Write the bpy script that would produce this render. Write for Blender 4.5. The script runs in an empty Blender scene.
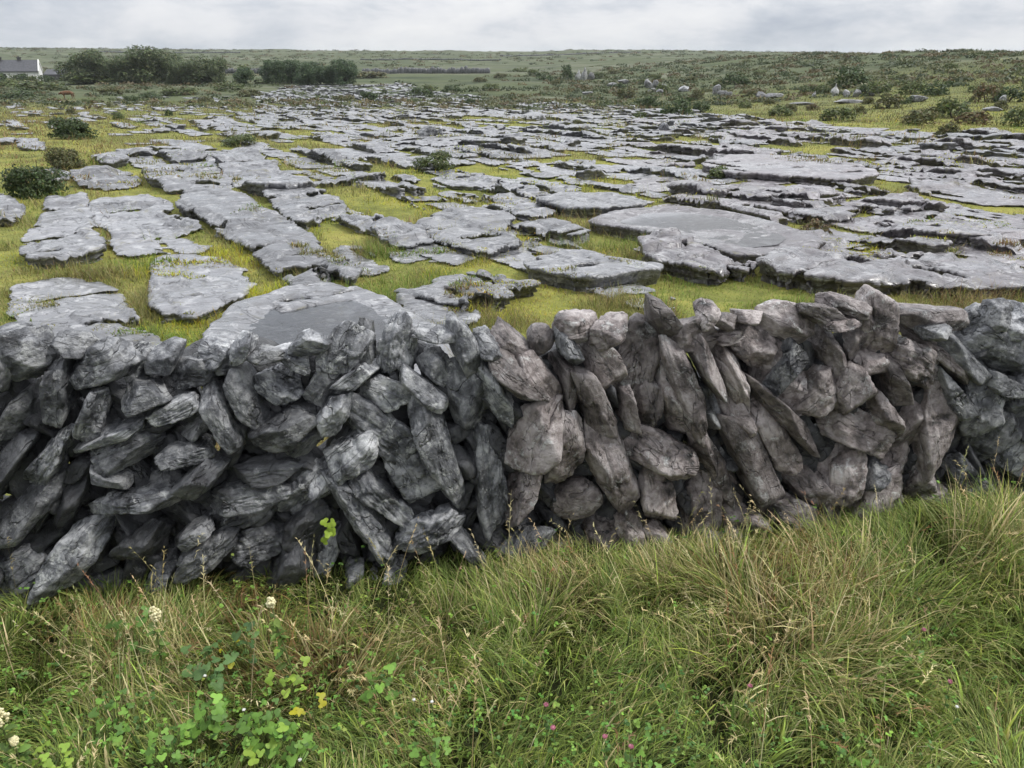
import bpy, bmesh, math, random
import numpy as np
from mathutils import Vector

SC = bpy.context.scene
COL = SC.collection
R_ = math.radians

# ------------------------------------------------------------------ camera
PITCH, FPX, CAMH = 23.0, 773.0, 2.4
cp, sp = math.cos(R_(PITCH)), math.sin(R_(PITCH))

def ray(px, py):
    a, b = (px - 512) / FPX, (384 - py) / FPX
    return np.array([a, cp + sp * b, -sp + cp * b])

def at(px, py, y):
    """the point at forward distance y that the photograph shows at px, py"""
    d = ray(px, py)
    return np.array([0, 0, CAMH]) + d * (y / d[1])

def proj(x, y, z):
    dz = z - CAMH
    depth = y * cp - dz * sp
    up = y * sp + dz * cp
    return 512 + FPX * x / depth, 384 - FPX * up / depth

# ------------------------------------------------------------------ noise
def _h(ix, iy, iz):
    with np.errstate(over='ignore'):
        h = (ix.astype(np.int64).astype(np.uint32) * np.uint32(374761393)
             + iy.astype(np.int64).astype(np.uint32) * np.uint32(668265263)
             + iz.astype(np.int64).astype(np.uint32) * np.uint32(2147483647 - 1640531527))
        h = (h ^ (h >> np.uint32(13))) * np.uint32(1274126177)
        h = h ^ (h >> np.uint32(16))
    return (h & np.uint32(0xFFFFFF)).astype(np.float64) / 0xFFFFFF * 2 - 1

def noise(x, y, z=0.0):
    x, y, z = np.broadcast_arrays(np.asarray(x, float), np.asarray(y, float), np.asarray(z, float))
    ix, iy, iz = np.floor(x), np.floor(y), np.floor(z)
    fx, fy, fz = x - ix, y - iy, z - iz
    u, v, w = [t * t * t * (t * (t * 6 - 15) + 10) for t in (fx, fy, fz)]
    def c(a, b, d): return _h(ix + a, iy + b, iz + d)
    x00 = c(0,0,0) * (1-u) + c(1,0,0) * u; x10 = c(0,1,0) * (1-u) + c(1,1,0) * u
    x01 = c(0,0,1) * (1-u) + c(1,0,1) * u; x11 = c(0,1,1) * (1-u) + c(1,1,1) * u
    y0 = x00 * (1-v) + x10 * v; y1 = x01 * (1-v) + x11 * v
    return y0 * (1-w) + y1 * w

def fbm(x, y, z=0.0, o=4, g=.5):
    s, a, t = 0, 1.0, 0
    for i in range(o):
        s = s + a * noise(np.asarray(x) * 2**i + 17.3*i, np.asarray(y) * 2**i - 9.1*i, np.asarray(z) * 2**i + 5.7*i); t += a; a *= g
    return s / t

def smooth(a, b, x):
    t = np.clip((np.asarray(x, float) - a) / (b - a), 0, 1)
    return t * t * (3 - 2 * t)

# ------------------------------------------------------------------ mesh helpers
def mesh_from(name, V, F, smooth_=True, mat=None, col=None):
    """F: array (n,k) of one polygon size, or a list of such arrays"""
    V = np.asarray(V, np.float32)
    Fs = F if isinstance(F, list) else [F]
    Fs = [np.asarray(f, np.int32) for f in Fs if len(f)]
    me = bpy.data.meshes.new(name)
    me.vertices.add(len(V)); me.vertices.foreach_set('co', V.ravel())
    li = np.concatenate([f.ravel() for f in Fs]); tot = np.concatenate([np.full(len(f), f.shape[1], np.int32) for f in Fs])
    me.loops.add(len(li)); me.loops.foreach_set('vertex_index', li)
    me.polygons.add(len(tot))
    st = np.concatenate([[0], np.cumsum(tot)[:-1]]).astype(np.int32)
    me.polygons.foreach_set('loop_start', st); me.polygons.foreach_set('loop_total', tot)
    me.polygons.foreach_set('use_smooth', np.full(len(tot), bool(smooth_)))
    me.update(calc_edges=True)
    if col is not None:
        a = me.color_attributes.new('Col', 'FLOAT_COLOR', 'POINT')
        c = np.ones((len(V), 4), np.float32); c[:, :3] = col
        a.data.foreach_set('color', c.ravel())
    if mat: me.materials.append(mat)
    return me

def link(name, me, parent=None, loc=None, rot=None, scale=None):
    o = bpy.data.objects.new(name, me); COL.objects.link(o)
    if parent is not None: o.parent = parent
    if loc is not None: o.location = [float(v) for v in loc]
    if rot is not None: o.rotation_euler = rot
    if scale is not None: o.scale = (scale,)*3 if np.isscalar(scale) else scale
    return o

def tag(o, label=None, cat=None, group=None, kind=None):
    if label: o['label'] = label
    if cat: o['category'] = cat
    if group: o['group'] = group
    if kind: o['kind'] = kind
    return o

def copy_tree(o, parent=None):
    c = o.copy(); COL.objects.link(c); c.parent = parent
    for ch in [q for q in bpy.data.objects if q.parent == o]: copy_tree(ch, c)
    return c

class MB:
    """collects vertices, polygons and point colours"""
    def __init__(s): s.V, s.F, s.C, s.n = [], {}, [], 0
    def add(s, V, F, col=(.5,.5,.5)):
        V = np.asarray(V, float); F = np.asarray(F, int)
        s.V.append(V); s.F.setdefault(F.shape[1], []).append(F + s.n)
        s.C.append(np.broadcast_to(np.asarray(col, float), (len(V), 3))); s.n += len(V)
    def mesh(s, name, mat, smooth_=True):
        return mesh_from(name, np.concatenate(s.V), [np.concatenate(f) for f in s.F.values()], smooth_, mat, np.concatenate(s.C))
    def tube(s, P, rad, sides=6, col=(.1,.08,.06)):
        P = np.asarray(P, float); n = len(P)
        T = np.gradient(P, axis=0); T /= np.linalg.norm(T, axis=1)[:, None] + 1e-9
        A = np.cross(T, [0.31, 0.9, 0.2]); A /= np.linalg.norm(A, axis=1)[:, None] + 1e-9
        B = np.cross(T, A)
        th = np.arange(sides) / sides * 2 * np.pi
        V = P[:, None] + np.asarray(rad, float).reshape(-1,1,1) * (np.cos(th)[None,:,None] * A[:,None] + np.sin(th)[None,:,None] * B[:,None])
        i, j = np.meshgrid(np.arange(n-1), np.arange(sides), indexing='ij'); k = (j + 1) % sides
        F = np.stack([i*sides+j, i*sides+k, (i+1)*sides+k, (i+1)*sides+j], -1).reshape(-1, 4)
        s.add(V.reshape(-1, 3), F, col)
    def box(s, lo, hi, col=(.5,.5,.5)):
        (x0,y0,z0), (x1,y1,z1) = lo, hi
        V = [(x0,y0,z0),(x1,y0,z0),(x1,y1,z0),(x0,y1,z0),(x0,y0,z1),(x1,y0,z1),(x1,y1,z1),(x0,y1,z1)]
        s.add(V, [(0,3,2,1),(4,5,6,7),(0,1,5,4),(1,2,6,5),(2,3,7,6),(3,0,4,7)], col)

def ico(sub):
    bm = bmesh.new(); bmesh.ops.create_icosphere(bm, subdivisions=sub, radius=1)
    bm.verts.ensure_lookup_table()
    V = np.array([v.co[:] for v in bm.verts]); F = np.array([[v.index for v in f.verts] for f in bm.faces]); bm.free()
    return V, F

# ------------------------------------------------------------------ node materials
class NT:
    def __init__(s, name):
        s.m = bpy.data.materials.new(name); s.m.use_nodes = True
        s.t = s.m.node_tree; s.t.nodes.clear()
        s.out = s.n('ShaderNodeOutputMaterial')
    def n(s, typ, **kw):
        nd = s.t.nodes.new(typ)
        for k, v in kw.items():
            if k == 'i':
                for q, val in v.items():
                    if isinstance(val, bpy.types.NodeSocket): s.t.links.new(val, nd.inputs[q])
                    else: nd.inputs[q].default_value = val
            else: setattr(nd, k, v)
        return nd
    def noise(s, vec, scale, detail=4, rough=.55, dist=0.0, dims='3D'):
        nd = s.n('ShaderNodeTexNoise', noise_dimensions=dims, i={'Vector': vec, 'Scale': scale, 'Detail': detail, 'Roughness': rough, 'Distortion': dist})
        return nd.outputs['Fac']
    def ramp(s, fac, stops, interp='LINEAR'):
        nd = s.n('ShaderNodeValToRGB', i={'Fac': fac}); cr = nd.color_ramp; cr.interpolation = interp
        while len(cr.elements) < len(stops): cr.elements.new(.5)
        for e, (p, c) in zip(cr.elements, stops):
            e.position = p; e.color = (c, c, c, 1) if np.isscalar(c) else (*c, 1)
        return nd.outputs['Color']
    def mix(s, fac, a, b, mode='MIX'):
        nd = s.n('ShaderNodeMix', data_type='RGBA', blend_type=mode)
        for q, v in ((0, fac), (6, a), (7, b)):
            if isinstance(v, bpy.types.NodeSocket): s.t.links.new(v, nd.inputs[q])
            else: nd.inputs[q].default_value = v if (np.isscalar(v) or len(v) == 4) else (*v, 1)
        return nd.outputs[2]
    def math(s, op, a, b=0.0, c=0.0, clamp=False):
        nd = s.n('ShaderNodeMath', operation=op, use_clamp=clamp)
        for q, v in ((0, a), (1, b), (2, c)):
            if isinstance(v, bpy.types.NodeSocket): s.t.links.new(v, nd.inputs[q])
            else: nd.inputs[q].default_value = v
        return nd.outputs[0]
    def mapping(s, vec, scale=(1,1,1), rot=(0,0,0), loc=(0,0,0)):
        return s.n('ShaderNodeMapping', i={'Vector': vec, 'Scale': scale, 'Rotation': rot, 'Location': loc}).outputs[0]
    def bump(s, h, strength, dist, normal=None):
        nd = s.n('ShaderNodeBump', i={'Height': h, 'Strength': strength, 'Distance': dist})
        if normal is not None: s.t.links.new(normal, nd.inputs['Normal'])
        return nd.outputs[0]
    def done(s, shader):
        s.t.links.new(shader, s.out.inputs['Surface']); return s.m

def principled(T, col, rough=.7, normal=None, spec=.4):
    p = T.n('ShaderNodeBsdfPrincipled', i={'Specular IOR Level': spec})
    for k, v in (('Base Color', col), ('Roughness', rough)):
        if isinstance(v, bpy.types.NodeSocket): T.t.links.new(v, p.inputs[k])
        else: p.inputs[k].default_value = v if np.isscalar(v) else (*v, 1)
    if normal is not None: T.t.links.new(normal, p.inputs['Normal'])
    return p.outputs[0]

def stone_mat(name, dark, mid, light, lichen=.57, tscale=1.0):
    T = NT(name)
    tc = T.n('ShaderNodeTexCoord').outputs['Object']; oi = T.n('ShaderNodeObjectInfo')
    off = T.n('ShaderNodeVectorMath', operation='SCALE', i={0: (37.1, 19.7, 53.3)}); T.t.links.new(oi.outputs['Random'], off.inputs['Scale'])
    v = T.n('ShaderNodeVectorMath', operation='ADD', i={0: tc, 1: off.outputs[0]}).outputs[0]
    big = T.noise(v, 6*tscale, 3, .6); med = T.noise(v, 20*tscale, 7, .7, .4); fine = T.noise(v, 95*tscale, 4, .7)
    ck = T.ramp(T.math('ABSOLUTE', T.math('SUBTRACT', T.noise(T.mapping(v, (3, 9, 3), loc=(3,1,4)), tscale, 3, .5, .8), .5)), [(.0, 1.0), (.008, 0.0)])
    lam = T.noise(T.mapping(v, (4, 26, 4)), tscale, 5, .6, .6)
    c = T.ramp(T.math('ADD', T.math('MULTIPLY', big, .55), T.math('MULTIPLY', med, .45)), [(.38, dark), (.48, mid), (.60, light)])
    lp = T.ramp(T.math('ADD', T.math('MULTIPLY', T.noise(v, 11*tscale, 6, .7, .8), .75), T.math('MULTIPLY', fine, .25)), [(lichen-.03, 0.0), (lichen+.07, 1.0)])
    c = T.mix(T.math('MULTIPLY', lp, .85), c, (.54, .55, .54))
    speck = T.ramp(T.n('ShaderNodeTexVoronoi', i={'Vector': v, 'Scale': 60*tscale}).outputs['Distance'], [(.06, 1.0), (.16, 0.0)])
    c = T.mix(T.math('MULTIPLY', speck, .45), c, (.03, .03, .034))
    c = T.mix(T.math('MULTIPLY', T.ramp(lam, [(.32, 1.0), (.40, 0.0)]), .5), c, (.035, .036, .04))
    c = T.mix(T.math('MULTIPLY', ck, .5), c, (.012, .012, .014))
    br = T.math('ADD', T.math('MULTIPLY', oi.outputs['Random'], .95), .58)
    c = T.mix(1.0, c, T.n('ShaderNodeCombineColor', i={0: br, 1: br, 2: br}).outputs[0], 'MULTIPLY')
    rough = T.ramp(big, [(.38, .30), (.62, .66)])
    h = T.math('ADD', T.math('MULTIPLY', med, .5), T.math('ADD', T.math('MULTIPLY', fine, .22), T.math('MULTIPLY', lam, .28)))
    h = T.math('SUBTRACT', h, T.math('MULTIPLY', ck, .35))
    return T.done(principled(T, c, rough, T.bump(h, 1.0, .035), .7))

def pave_mat(name, dark, mid, light, wet=.5):
    T = NT(name)
    tc = T.n('ShaderNodeTexCoord').outputs['Object']
    v = T.mapping(tc, (1, 1, 3))
    big = T.noise(v, .9, 4, .6, .5); med = T.noise(v, 5, 5, .65, .6); fine = T.noise(v, 30, 5, .7)
    c = T.ramp(T.math('ADD', T.math('MULTIPLY', big, .55), T.math('MULTIPLY', med, .45)), [(.36, dark), (.48, mid), (.62, light)])
    br = T.math('ADD', T.math('MULTIPLY', T.n('ShaderNodeObjectInfo').outputs['Random'], .6), .68)
    c = T.mix(1.0, c, T.n('ShaderNodeCombineColor', i={0: br, 1: br, 2: br}).outputs[0], 'MULTIPLY')
    lp = T.ramp(T.noise(v, 5, 8, .78, .5), [(.53, 0.0), (.60, 1.0)])
    c = T.mix(T.math('MULTIPLY', lp, .6), c, (.44, .44, .445))
    dk = T.ramp(T.noise(T.mapping(v, loc=(7, 3, 1)), 3.2, 8, .75, .8), [(.55, 0.0), (.63, 1.0)])
    c = T.mix(T.math('MULTIPLY', dk, .6), c, (.06, .058, .055))
    pit = T.ramp(T.n('ShaderNodeTexVoronoi', i={'Vector': T.mapping(tc, (1,1,1)), 'Scale': 9.0}).outputs['Distance'], [(.05, 1.0), (.14, 0.0)])
    pit = T.math('MULTIPLY', pit, T.ramp(med, [(.5, 0.0), (.62, 1.0)]))
    c = T.mix(T.math('MULTIPLY', pit, .6), c, (.03, .03, .03))
    cr = T.ramp(T.math('ABSOLUTE', T.math('SUBTRACT', T.noise(T.mapping(tc, (.8, 1.9, 1), (0, 0, R_(-57))), 1.6, 3, .6, .8), .5)), [(.0, 1.0), (.012, 0.0)])
    c = T.mix(T.math('MULTIPLY', cr, .6), c, (.03, .03, .03))
    moss = T.ramp(T.noise(v, 2.3, 6, .7, 1.0), [(.60, 0.0), (.68, 1.0)])
    c = T.mix(T.math('MULTIPLY', moss, .7), c, (.12, .11, .045))
    # thin bedding planes, fine relief for the bump
    zz = T.noise(T.mapping(tc, (.7, .7, 28)), 1.0, 3, .6, .2)
    rough = T.ramp(T.math('ADD', T.math('MULTIPLY', big, .6), T.math('MULTIPLY', med, .4)), [(.42, .38 - .22*wet), (.60, .58)])
    h = T.math('SUBTRACT', T.math('ADD', T.math('MULTIPLY', med, .6), T.math('ADD', T.math('MULTIPLY', fine, .25), T.math('MULTIPLY', zz, .22))), T.math('MULTIPLY', pit, .4))
    h = T.math('SUBTRACT', h, T.math('MULTIPLY', cr, .4))
    sh = principled(T, c, rough, T.bump(h, .9, .035), .55)
    film = sh.node                                   # rain still lying as a thin film in smooth places
    T.t.links.new(T.ramp(T.math('ADD', T.math('MULTIPLY', big, .6), T.math('MULTIPLY', med, .4)), [(.44, 1.0), (.56, .15)]), film.inputs['Coat Weight'])
    film.inputs['Coat Roughness'].default_value = .22; film.inputs['Coat IOR'].default_value = 1.45
    T.t.links.new(T.bump(h, .25, .02), film.inputs['Coat Normal'])
    return T.done(sh)

def leaf_mat(name, trans=.3, rough=.5):
    T = NT(name)
    a = T.n('ShaderNodeAttribute', attribute_name='Col').outputs['Color']
    p = principled(T, a, rough, None, .3)
    tl = T.n('ShaderNodeBsdfTranslucent', i={'Color': a}).outputs[0]
    m = T.n('ShaderNodeMixShader', i={0: trans, 1: p, 2: tl})
    return T.done(m.outputs[0])

def plain_mat(name, c1, c2, scale=8, rough=.7, bump=.3):
    T = NT(name); tc = T.n('ShaderNodeTexCoord').outputs['Object']
    f = T.noise(tc, scale, 5, .65)
    return T.done(principled(T, T.ramp(f, [(.35, c1), (.65, c2)]), rough, T.bump(f, bump, .02)))

M_STONE = stone_mat('weathered_limestone', (.015,.016,.019), (.125,.13,.142), (.43,.435,.445))
M_STONE_B = stone_mat('glass_tinted_limestone', (.022,.018,.017), (.175,.148,.142), (.40,.362,.352), .585)
M_DARK_SHADE_STONE = stone_mat('dark_and_shaded_limestone', (.02,.02,.023), (.06,.062,.068), (.13,.133,.14), .63)
M_BIGSTONE = stone_mat('field_limestone', (.04,.04,.043), (.115,.115,.12), (.24,.24,.24), .6, .25)
M_PALE = stone_mat('pale_limestone', (.11,.11,.11), (.24,.24,.24), (.42,.42,.42), .5, .25)
M_PAVE = pave_mat('limestone_bed', (.042,.043,.048), (.128,.13,.14), (.26,.262,.278), .5)
M_PAVE_P = pave_mat('limestone_bed_purple', (.05,.044,.048), (.132,.119,.127), (.25,.234,.248), .7)
M_LEAF = leaf_mat('leaf', .3, .5)
M_GRASS = leaf_mat('grass_blade', .35, .55)
M_BARK = plain_mat('bark', (.03,.025,.02), (.09,.08,.065), 20)
# ------------------------------------------------------------------ terrain
WALL_P, WALL_S = 3.345, .123                      # the wall's line on the ground: y = WALL_P + WALL_S x
def wall_y(x): return WALL_P + WALL_S * np.asarray(x, float)

def g(x, y):
    x, y = np.broadcast_arrays(np.asarray(x, float), np.asarray(y, float))
    z = -2.3 * smooth(14, 95, y)
    z = z + 5.0 * smooth(6, 72, x) * smooth(26, 100, y) * (1 - .55*smooth(130, 420, y))
    z = z + (np.interp(x, [-600, -490, 0, 200, 370, 490, 700], [9.4, 9.2, 5.6, 3.6, .4, -.4, -.6]) + 2.3) * smooth(210, 780, y) * (1 + .05*fbm(x/90, y/90, 3.3))
    far = smooth(6, 14, y)
    z = z + far * (.10 * fbm(x/4.0, y/4.0, 1.2, 3) + smooth(30, 80, y) * .55 * fbm(x/17, y/17, 7.7, 3))
    z = z + .05 * fbm(x/1.1, y/1.1, 4.4, 3) * (1-far)
    z = z + .16 * np.exp(-((x-2.45)**2/.30 + (y-3.35)**2/.35))       # the tussock bank at the wall's foot
    z = z - .13 * smooth(.7, -.5, x) * np.exp(-((y - 3.0 - .123*x)/.55)**2)
    return z

def ground_hit(px, py, h=0.0):
    d = ray(px, py); t = (CAMH - h) / max(1e-6, -d[2])
    if d[2] > -1e-3: t = 90 / d[1]
    for _ in range(40):
        p = np.array([0, 0, CAMH]) + d * t
        e = p[2] - (float(g(p[0], p[1])) + h)
        t += .7 * e / max(.03, -d[2])
        t = min(t, 900)
    p = np.array([0, 0, CAMH]) + d * t
    return p

T = NT('turf_ground')
tc = T.n('ShaderNodeTexCoord').outputs['Object']
f1 = T.noise(tc, .35, 5, .6, .5); f2 = T.noise(tc, 2.6, 6, .7, .5); f3 = T.noise(T.mapping(tc, (.008, .03, .03)), 1.0, 7, .62, .6)
near = T.ramp(T.math('ADD', T.math('MULTIPLY', f1, .5), T.math('MULTIPLY', f2, .5)), [(.34, (.07,.08,.022)), (.48, (.17,.18,.045)), (.58, (.25,.24,.06)), (.70, (.19,.145,.065))])
f3 = T.math('ADD', T.math('MULTIPLY', f3, .6), T.math('MULTIPLY', T.noise(T.mapping(tc, (.03, .09, .05)), 1.0, 6, .7), .4))
far_c = T.ramp(f3, [(.36, (.045,.058,.03)), (.45, (.075,.092,.042)), (.52, (.085,.098,.05)), (.57, (.14,.145,.10)), (.64, (.06,.075,.038))])
speck = T.ramp(T.noise(T.mapping(tc, (.05, .14, .1)), 1.0, 6, .75), [(.50, 0.0), (.60, 1.0)])
far_c = T.mix(T.math('MULTIPLY', speck, .8), far_c, (.035,.048,.025))
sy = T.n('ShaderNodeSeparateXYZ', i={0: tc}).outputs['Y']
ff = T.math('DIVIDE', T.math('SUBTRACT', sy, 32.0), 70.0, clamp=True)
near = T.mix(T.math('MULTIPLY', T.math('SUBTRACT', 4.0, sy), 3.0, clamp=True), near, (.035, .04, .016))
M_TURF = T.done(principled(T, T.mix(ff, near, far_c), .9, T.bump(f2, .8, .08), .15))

ys = np.concatenate([np.linspace(-7, 3, 45)[:-1], np.linspace(3, 16, 110)[:-1], 16 * (2600/16) ** np.linspace(0, 1, 330)])
ss = np.linspace(-1, 1, 300)
ss = np.sign(ss) * np.abs(ss) ** 1.15
X = ss[None, :] * (9 + 1.05 * np.maximum(ys, 0))[:, None]; Y = np.repeat(ys[:, None], len(ss), 1)
Z = g(X, Y)
# uneven scrubby skyline on the far ridge
Z += smooth(300, 600, Y) * np.maximum(0, noise(X/11, Y/14, 2.0)) * 1.0 * smooth(0, .5, noise(X/70, Y/90, 8))
i, j = np.meshgrid(np.arange(len(ys)-1), np.arange(len(ss)-1), indexing='ij'); n = len(ss)
F = np.stack([i*n+j, i*n+j+1, (i+1)*n+j+1, (i+1)*n+j], -1).reshape(-1, 4)
o = link('ground', mesh_from('ground', np.stack([X, Y, Z], -1).reshape(-1, 3), F, True, M_TURF))
tag(o, 'green and brown turf running from the verge to the far low hill', 'ground', kind='structure')

# ------------------------------------------------------------------ limestone slabs
OX0, OX1, OY0, OY1, OR = -48, 48, 3.6, 84, .06
OCC = np.zeros((int((OY1-OY0)/OR), int((OX1-OX0)/OR)), bool); TOPZ = np.zeros(OCC.shape, np.float32)
HUV = np.array([-.539, .842]); HVV = np.array([.842, .539])      # the joints' direction and across it

def seg_sdf(P, poly):
    A = poly; B = np.roll(poly, -1, 0)
    best = np.full(len(P), 1e9); ins = np.zeros(len(P), bool)
    for a, b in zip(A, B):
        e = b - a; w = P - a
        t = np.clip((w @ e) / max(1e-12, e @ e), 0, 1)
        d = w - t[:, None] * e; best = np.minimum(best, (d * d).sum(1))
        c = (a[1] > P[:, 1]) != (b[1] > P[:, 1])
        with np.errstate(divide='ignore', invalid='ignore'):
            xx = (b[0]-a[0]) * (P[:, 1]-a[1]) / (b[1]-a[1]) + a[0]
        ins ^= c & (P[:, 0] < xx)
    return np.where(ins, -1, 1) * np.sqrt(best)

def chaikin(p, n=1):
    for _ in range(n):
        q = np.roll(p, -1, 0); p = np.stack([.88*p+.12*q, .12*p+.88*q], 1).reshape(-1, 2)
    return p

def slab_geo(poly, h, res, seed, rough=1.0, terr=1.0, dish=0.0, tilt=(0, 0), crk=(.15, .35)):
    """one bed of rock: ragged outline, stepped and channelled top, ledged sides. returns V (world), F, centre"""
    poly = chaikin(np.asarray(poly, float))
    m = .25; lo = poly.min(0) - m; hi = poly.max(0) + m
    nx, ny = max(4, int((hi[0]-lo[0])/res)+1), max(4, int((hi[1]-lo[1])/res)+1)
    gx, gy = np.meshgrid(lo[0] + np.arange(nx)*res, lo[1] + np.arange(ny)*res)
    P = np.stack([gx.ravel(), gy.ravel()], 1)
    def SD(P):
        d = seg_sdf(P, poly) - .055*rough
        uu = P[:,0]*HUV[0] + P[:,1]*HUV[1]; vv = P[:,0]*HVV[0] + P[:,1]*HVV[1]
        wu = uu + .06*noise(P[:,0]*3, P[:,1]*3, seed+7); wv = vv + .05*noise(P[:,0]*3, P[:,1]*3, seed+8)
        notch = np.maximum(0, _h(np.floor(wu/.55), np.floor(wv/.26), np.full(len(P), round(seed))) - .15) + 1.5*np.maximum(0, _h(np.floor(wu/1.1), np.floor(wv/.5), np.full(len(P), round(seed)+5)) - .3)       # blocks lost along the joints
        if res < .085 and rough > .65:                   # grikes: open joints along and across the bed
            wc = max(.02, res*.75)
            s1 = .42 + .2*abs(math.sin(seed)); k1 = np.round(wv/s1); j1 = .12*_h(k1, k1*0, k1*0 + 3)
            on1 = _h(k1, np.floor(uu/1.25 + .37*k1), np.full(len(P), round(seed)+9)) > crk[0]
            d = np.where(on1, np.maximum(d, (wc - np.abs(wv - k1*s1 - j1))*.9), d)
            k2 = np.round(wu/.85); j2 = .2*_h(k2, k2*0, k2*0 + 4)
            on2 = _h(k2, np.floor(vv/.6 + .41*k2), np.full(len(P), round(seed)+13)) > crk[1]
            d = np.where(on2, np.maximum(d, (wc*.9 - np.abs(wu - k2*.85 - j2))*.9), d)
        return d + rough * (.028*noise(P[:,0]*1.7, P[:,1]*1.7, seed) + .018*noise(P[:,0]*5, P[:,1]*5, seed+3) + .014*noise(P[:,0]*13, P[:,1]*13, seed+5) + .07*notch)
    d = SD(P).reshape(ny, nx)
    keep = np.maximum.reduce([d[:-1,:-1], d[1:,:-1], d[:-1,1:], d[1:,1:]]) < res*.55
    if not keep.any(): return None
    dyy, dxx = np.gradient(d, res)
    gl = np.sqrt(dxx**2 + dyy**2) + 1e-6; nxm, nym = dxx/gl, dyy/gl
    out = np.maximum(d, 0) / np.maximum(gl, .6)
    px = gx - out*nxm; py = gy - out*nym
    idx = np.full((ny, nx), -1); used = np.zeros((ny, nx), bool)
    used[:-1,:-1] |= keep; used[1:,:-1] |= keep; used[:-1,1:] |= keep; used[1:,1:] |= keep
    idx[used] = np.arange(used.sum())
    X, Y, D = px[used], py[used], np.minimum(d[used], 0)
    NX, NY = nxm[used], nym[used]
    a = idx[:-1,:-1][keep]; b = idx[:-1,1:][keep]; c = idx[1:,1:][keep]; e = idx[1:,:-1][keep]
    F = np.stack([a, b, c, e], 1)
    u = X*HUV[0] + Y*HUV[1]; v = X*HVV[0] + Y*HVV[1]
    t = (noise(u*.55, v*.28, seed+11) * 1.5 + noise(u*1.5, v*.7, seed+12) * .45 + .9) * 2.0
    t = t + .22*noise(u*4, v*4, seed+14); st = np.floor(t) + smooth(.90, 1.0, t - np.floor(t))
    z = terr * .065 * (st - 2.4)
    s1 = .42 + .2*abs(math.sin(seed)); q1 = np.full(len(u), round(seed)+17)
    z += terr * .032 * _h(np.floor((u + .06*noise(X*3, Y*3, seed+7))/.85 + .5), np.floor((v + .05*noise(X*3, Y*3, seed+8))/s1 + .5), q1)     # blocks settled at slightly different heights
    ch = np.abs(noise(u*.5, v*2.2, seed+21)); z -= terr * .05 * np.exp(-(ch/.06)**2)
    ch = np.abs(noise(u*2.2, v*.8, seed+25)); z -= terr * .035 * np.exp(-(ch/.06)**2)
    z += terr * .02 * fbm(X*2, Y*2, seed+31, 3) + .006 * noise(X*14, Y*14, seed+33)
    z -= .022 * np.exp(D / .035) * (1 + .8*noise(X*3, Y*3, seed+41))
    cu = u + .10*noise(u*1.1, v*1.6, seed+51); f = np.abs(cu/.9 - np.round(cu/.9))*.9; z -= terr * .05 * np.exp(-(f/.016)**2) * (noise(np.round(cu/.9)*7.7, v*.9, seed+52) > .05)
    z -= dish * smooth(.15, .5, -D)
    cen = poly.mean(0)
    z += tilt[0]*(X-cen[0]) + tilt[1]*(Y-cen[1])
    g0 = float(g(*cen)) if h is not None else 0
    base = g(X, Y)
    gc = base.mean()
    top = np.maximum(.55*gc + .45*base + h + z, base + .035 + .02*noise(X*6, Y*6, seed+61))
    V = [np.stack([X, Y, top], 1)]; FF = [F]
    # skirt
    E = np.concatenate([F[:, [0,1]], F[:, [1,2]], F[:, [2,3]], F[:, [3,0]]])
    key = np.sort(E, 1); kk = key[:, 0].astype(np.int64)*len(X) + key[:, 1]
    _, inv, cnt = np.unique(kk, return_inverse=True, return_counts=True)
    be = E[cnt[inv] == 1]
    bv = np.unique(be); mp = np.full(len(X), -1); mp[bv] = np.arange(len(bv))
    prev = bv; nv = len(X)
    fr = [.06, .22, .30, .52, .60, .85, 1.3]
    hh = np.maximum(.05, top[bv] - base[bv] + .04)
    for k, f in enumerate(fr):
        zz = top[bv] - hh*f
        o = rough * (.022 * noise(X[bv]*1.3, Y[bv]*1.3, k*3.1 + seed) + (.012 if k in (1, 3, 5) else -.03) - .10*f + .016*noise(X[bv]*6, Y[bv]*6, k*1.7+seed))
        if k == 0: o = np.full(len(bv), .008)
        V.append(np.stack([X[bv] + NX[bv]*o, Y[bv] + NY[bv]*o, zz], 1))
        cur = nv + np.arange(len(bv))
        pa, pb = (be[:, 0], be[:, 1]) if k == 0 else (prev[mp[be[:, 0]]], prev[mp[be[:, 1]]])
        FF.append(np.stack([pb, pa, cur[mp[be[:, 0]]], cur[mp[be[:, 1]]]], 1))
        prev = cur; nv += len(bv)
    # occupancy
    s = used & (d < -.02); tg = np.zeros((ny, nx)); tg[used] = top
    for dx in ((0,) if res <= OR else np.linspace(-res/2, res/2, int(res/OR)+2)):
        for dy in ((0,) if res <= OR else np.linspace(-res/2, res/2, int(res/OR)+2)):
            a_ = ((gx[s]+dx - OX0)/OR).astype(int); b_ = ((gy[s]+dy - OY0)/OR).astype(int)
            ok = (a_ >= 0) & (a_ < OCC.shape[1]) & (b_ >= 0) & (b_ < OCC.shape[0]); OCC[b_[ok], a_[ok]] = True; TOPZ[b_[ok], a_[ok]] = tg[s][ok]
    return np.concatenate(V), np.concatenate(FF), np.array([cen[0], cen[1], gc])

SLABG = 'limestone slabs of the pavement beyond the wall'
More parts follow.
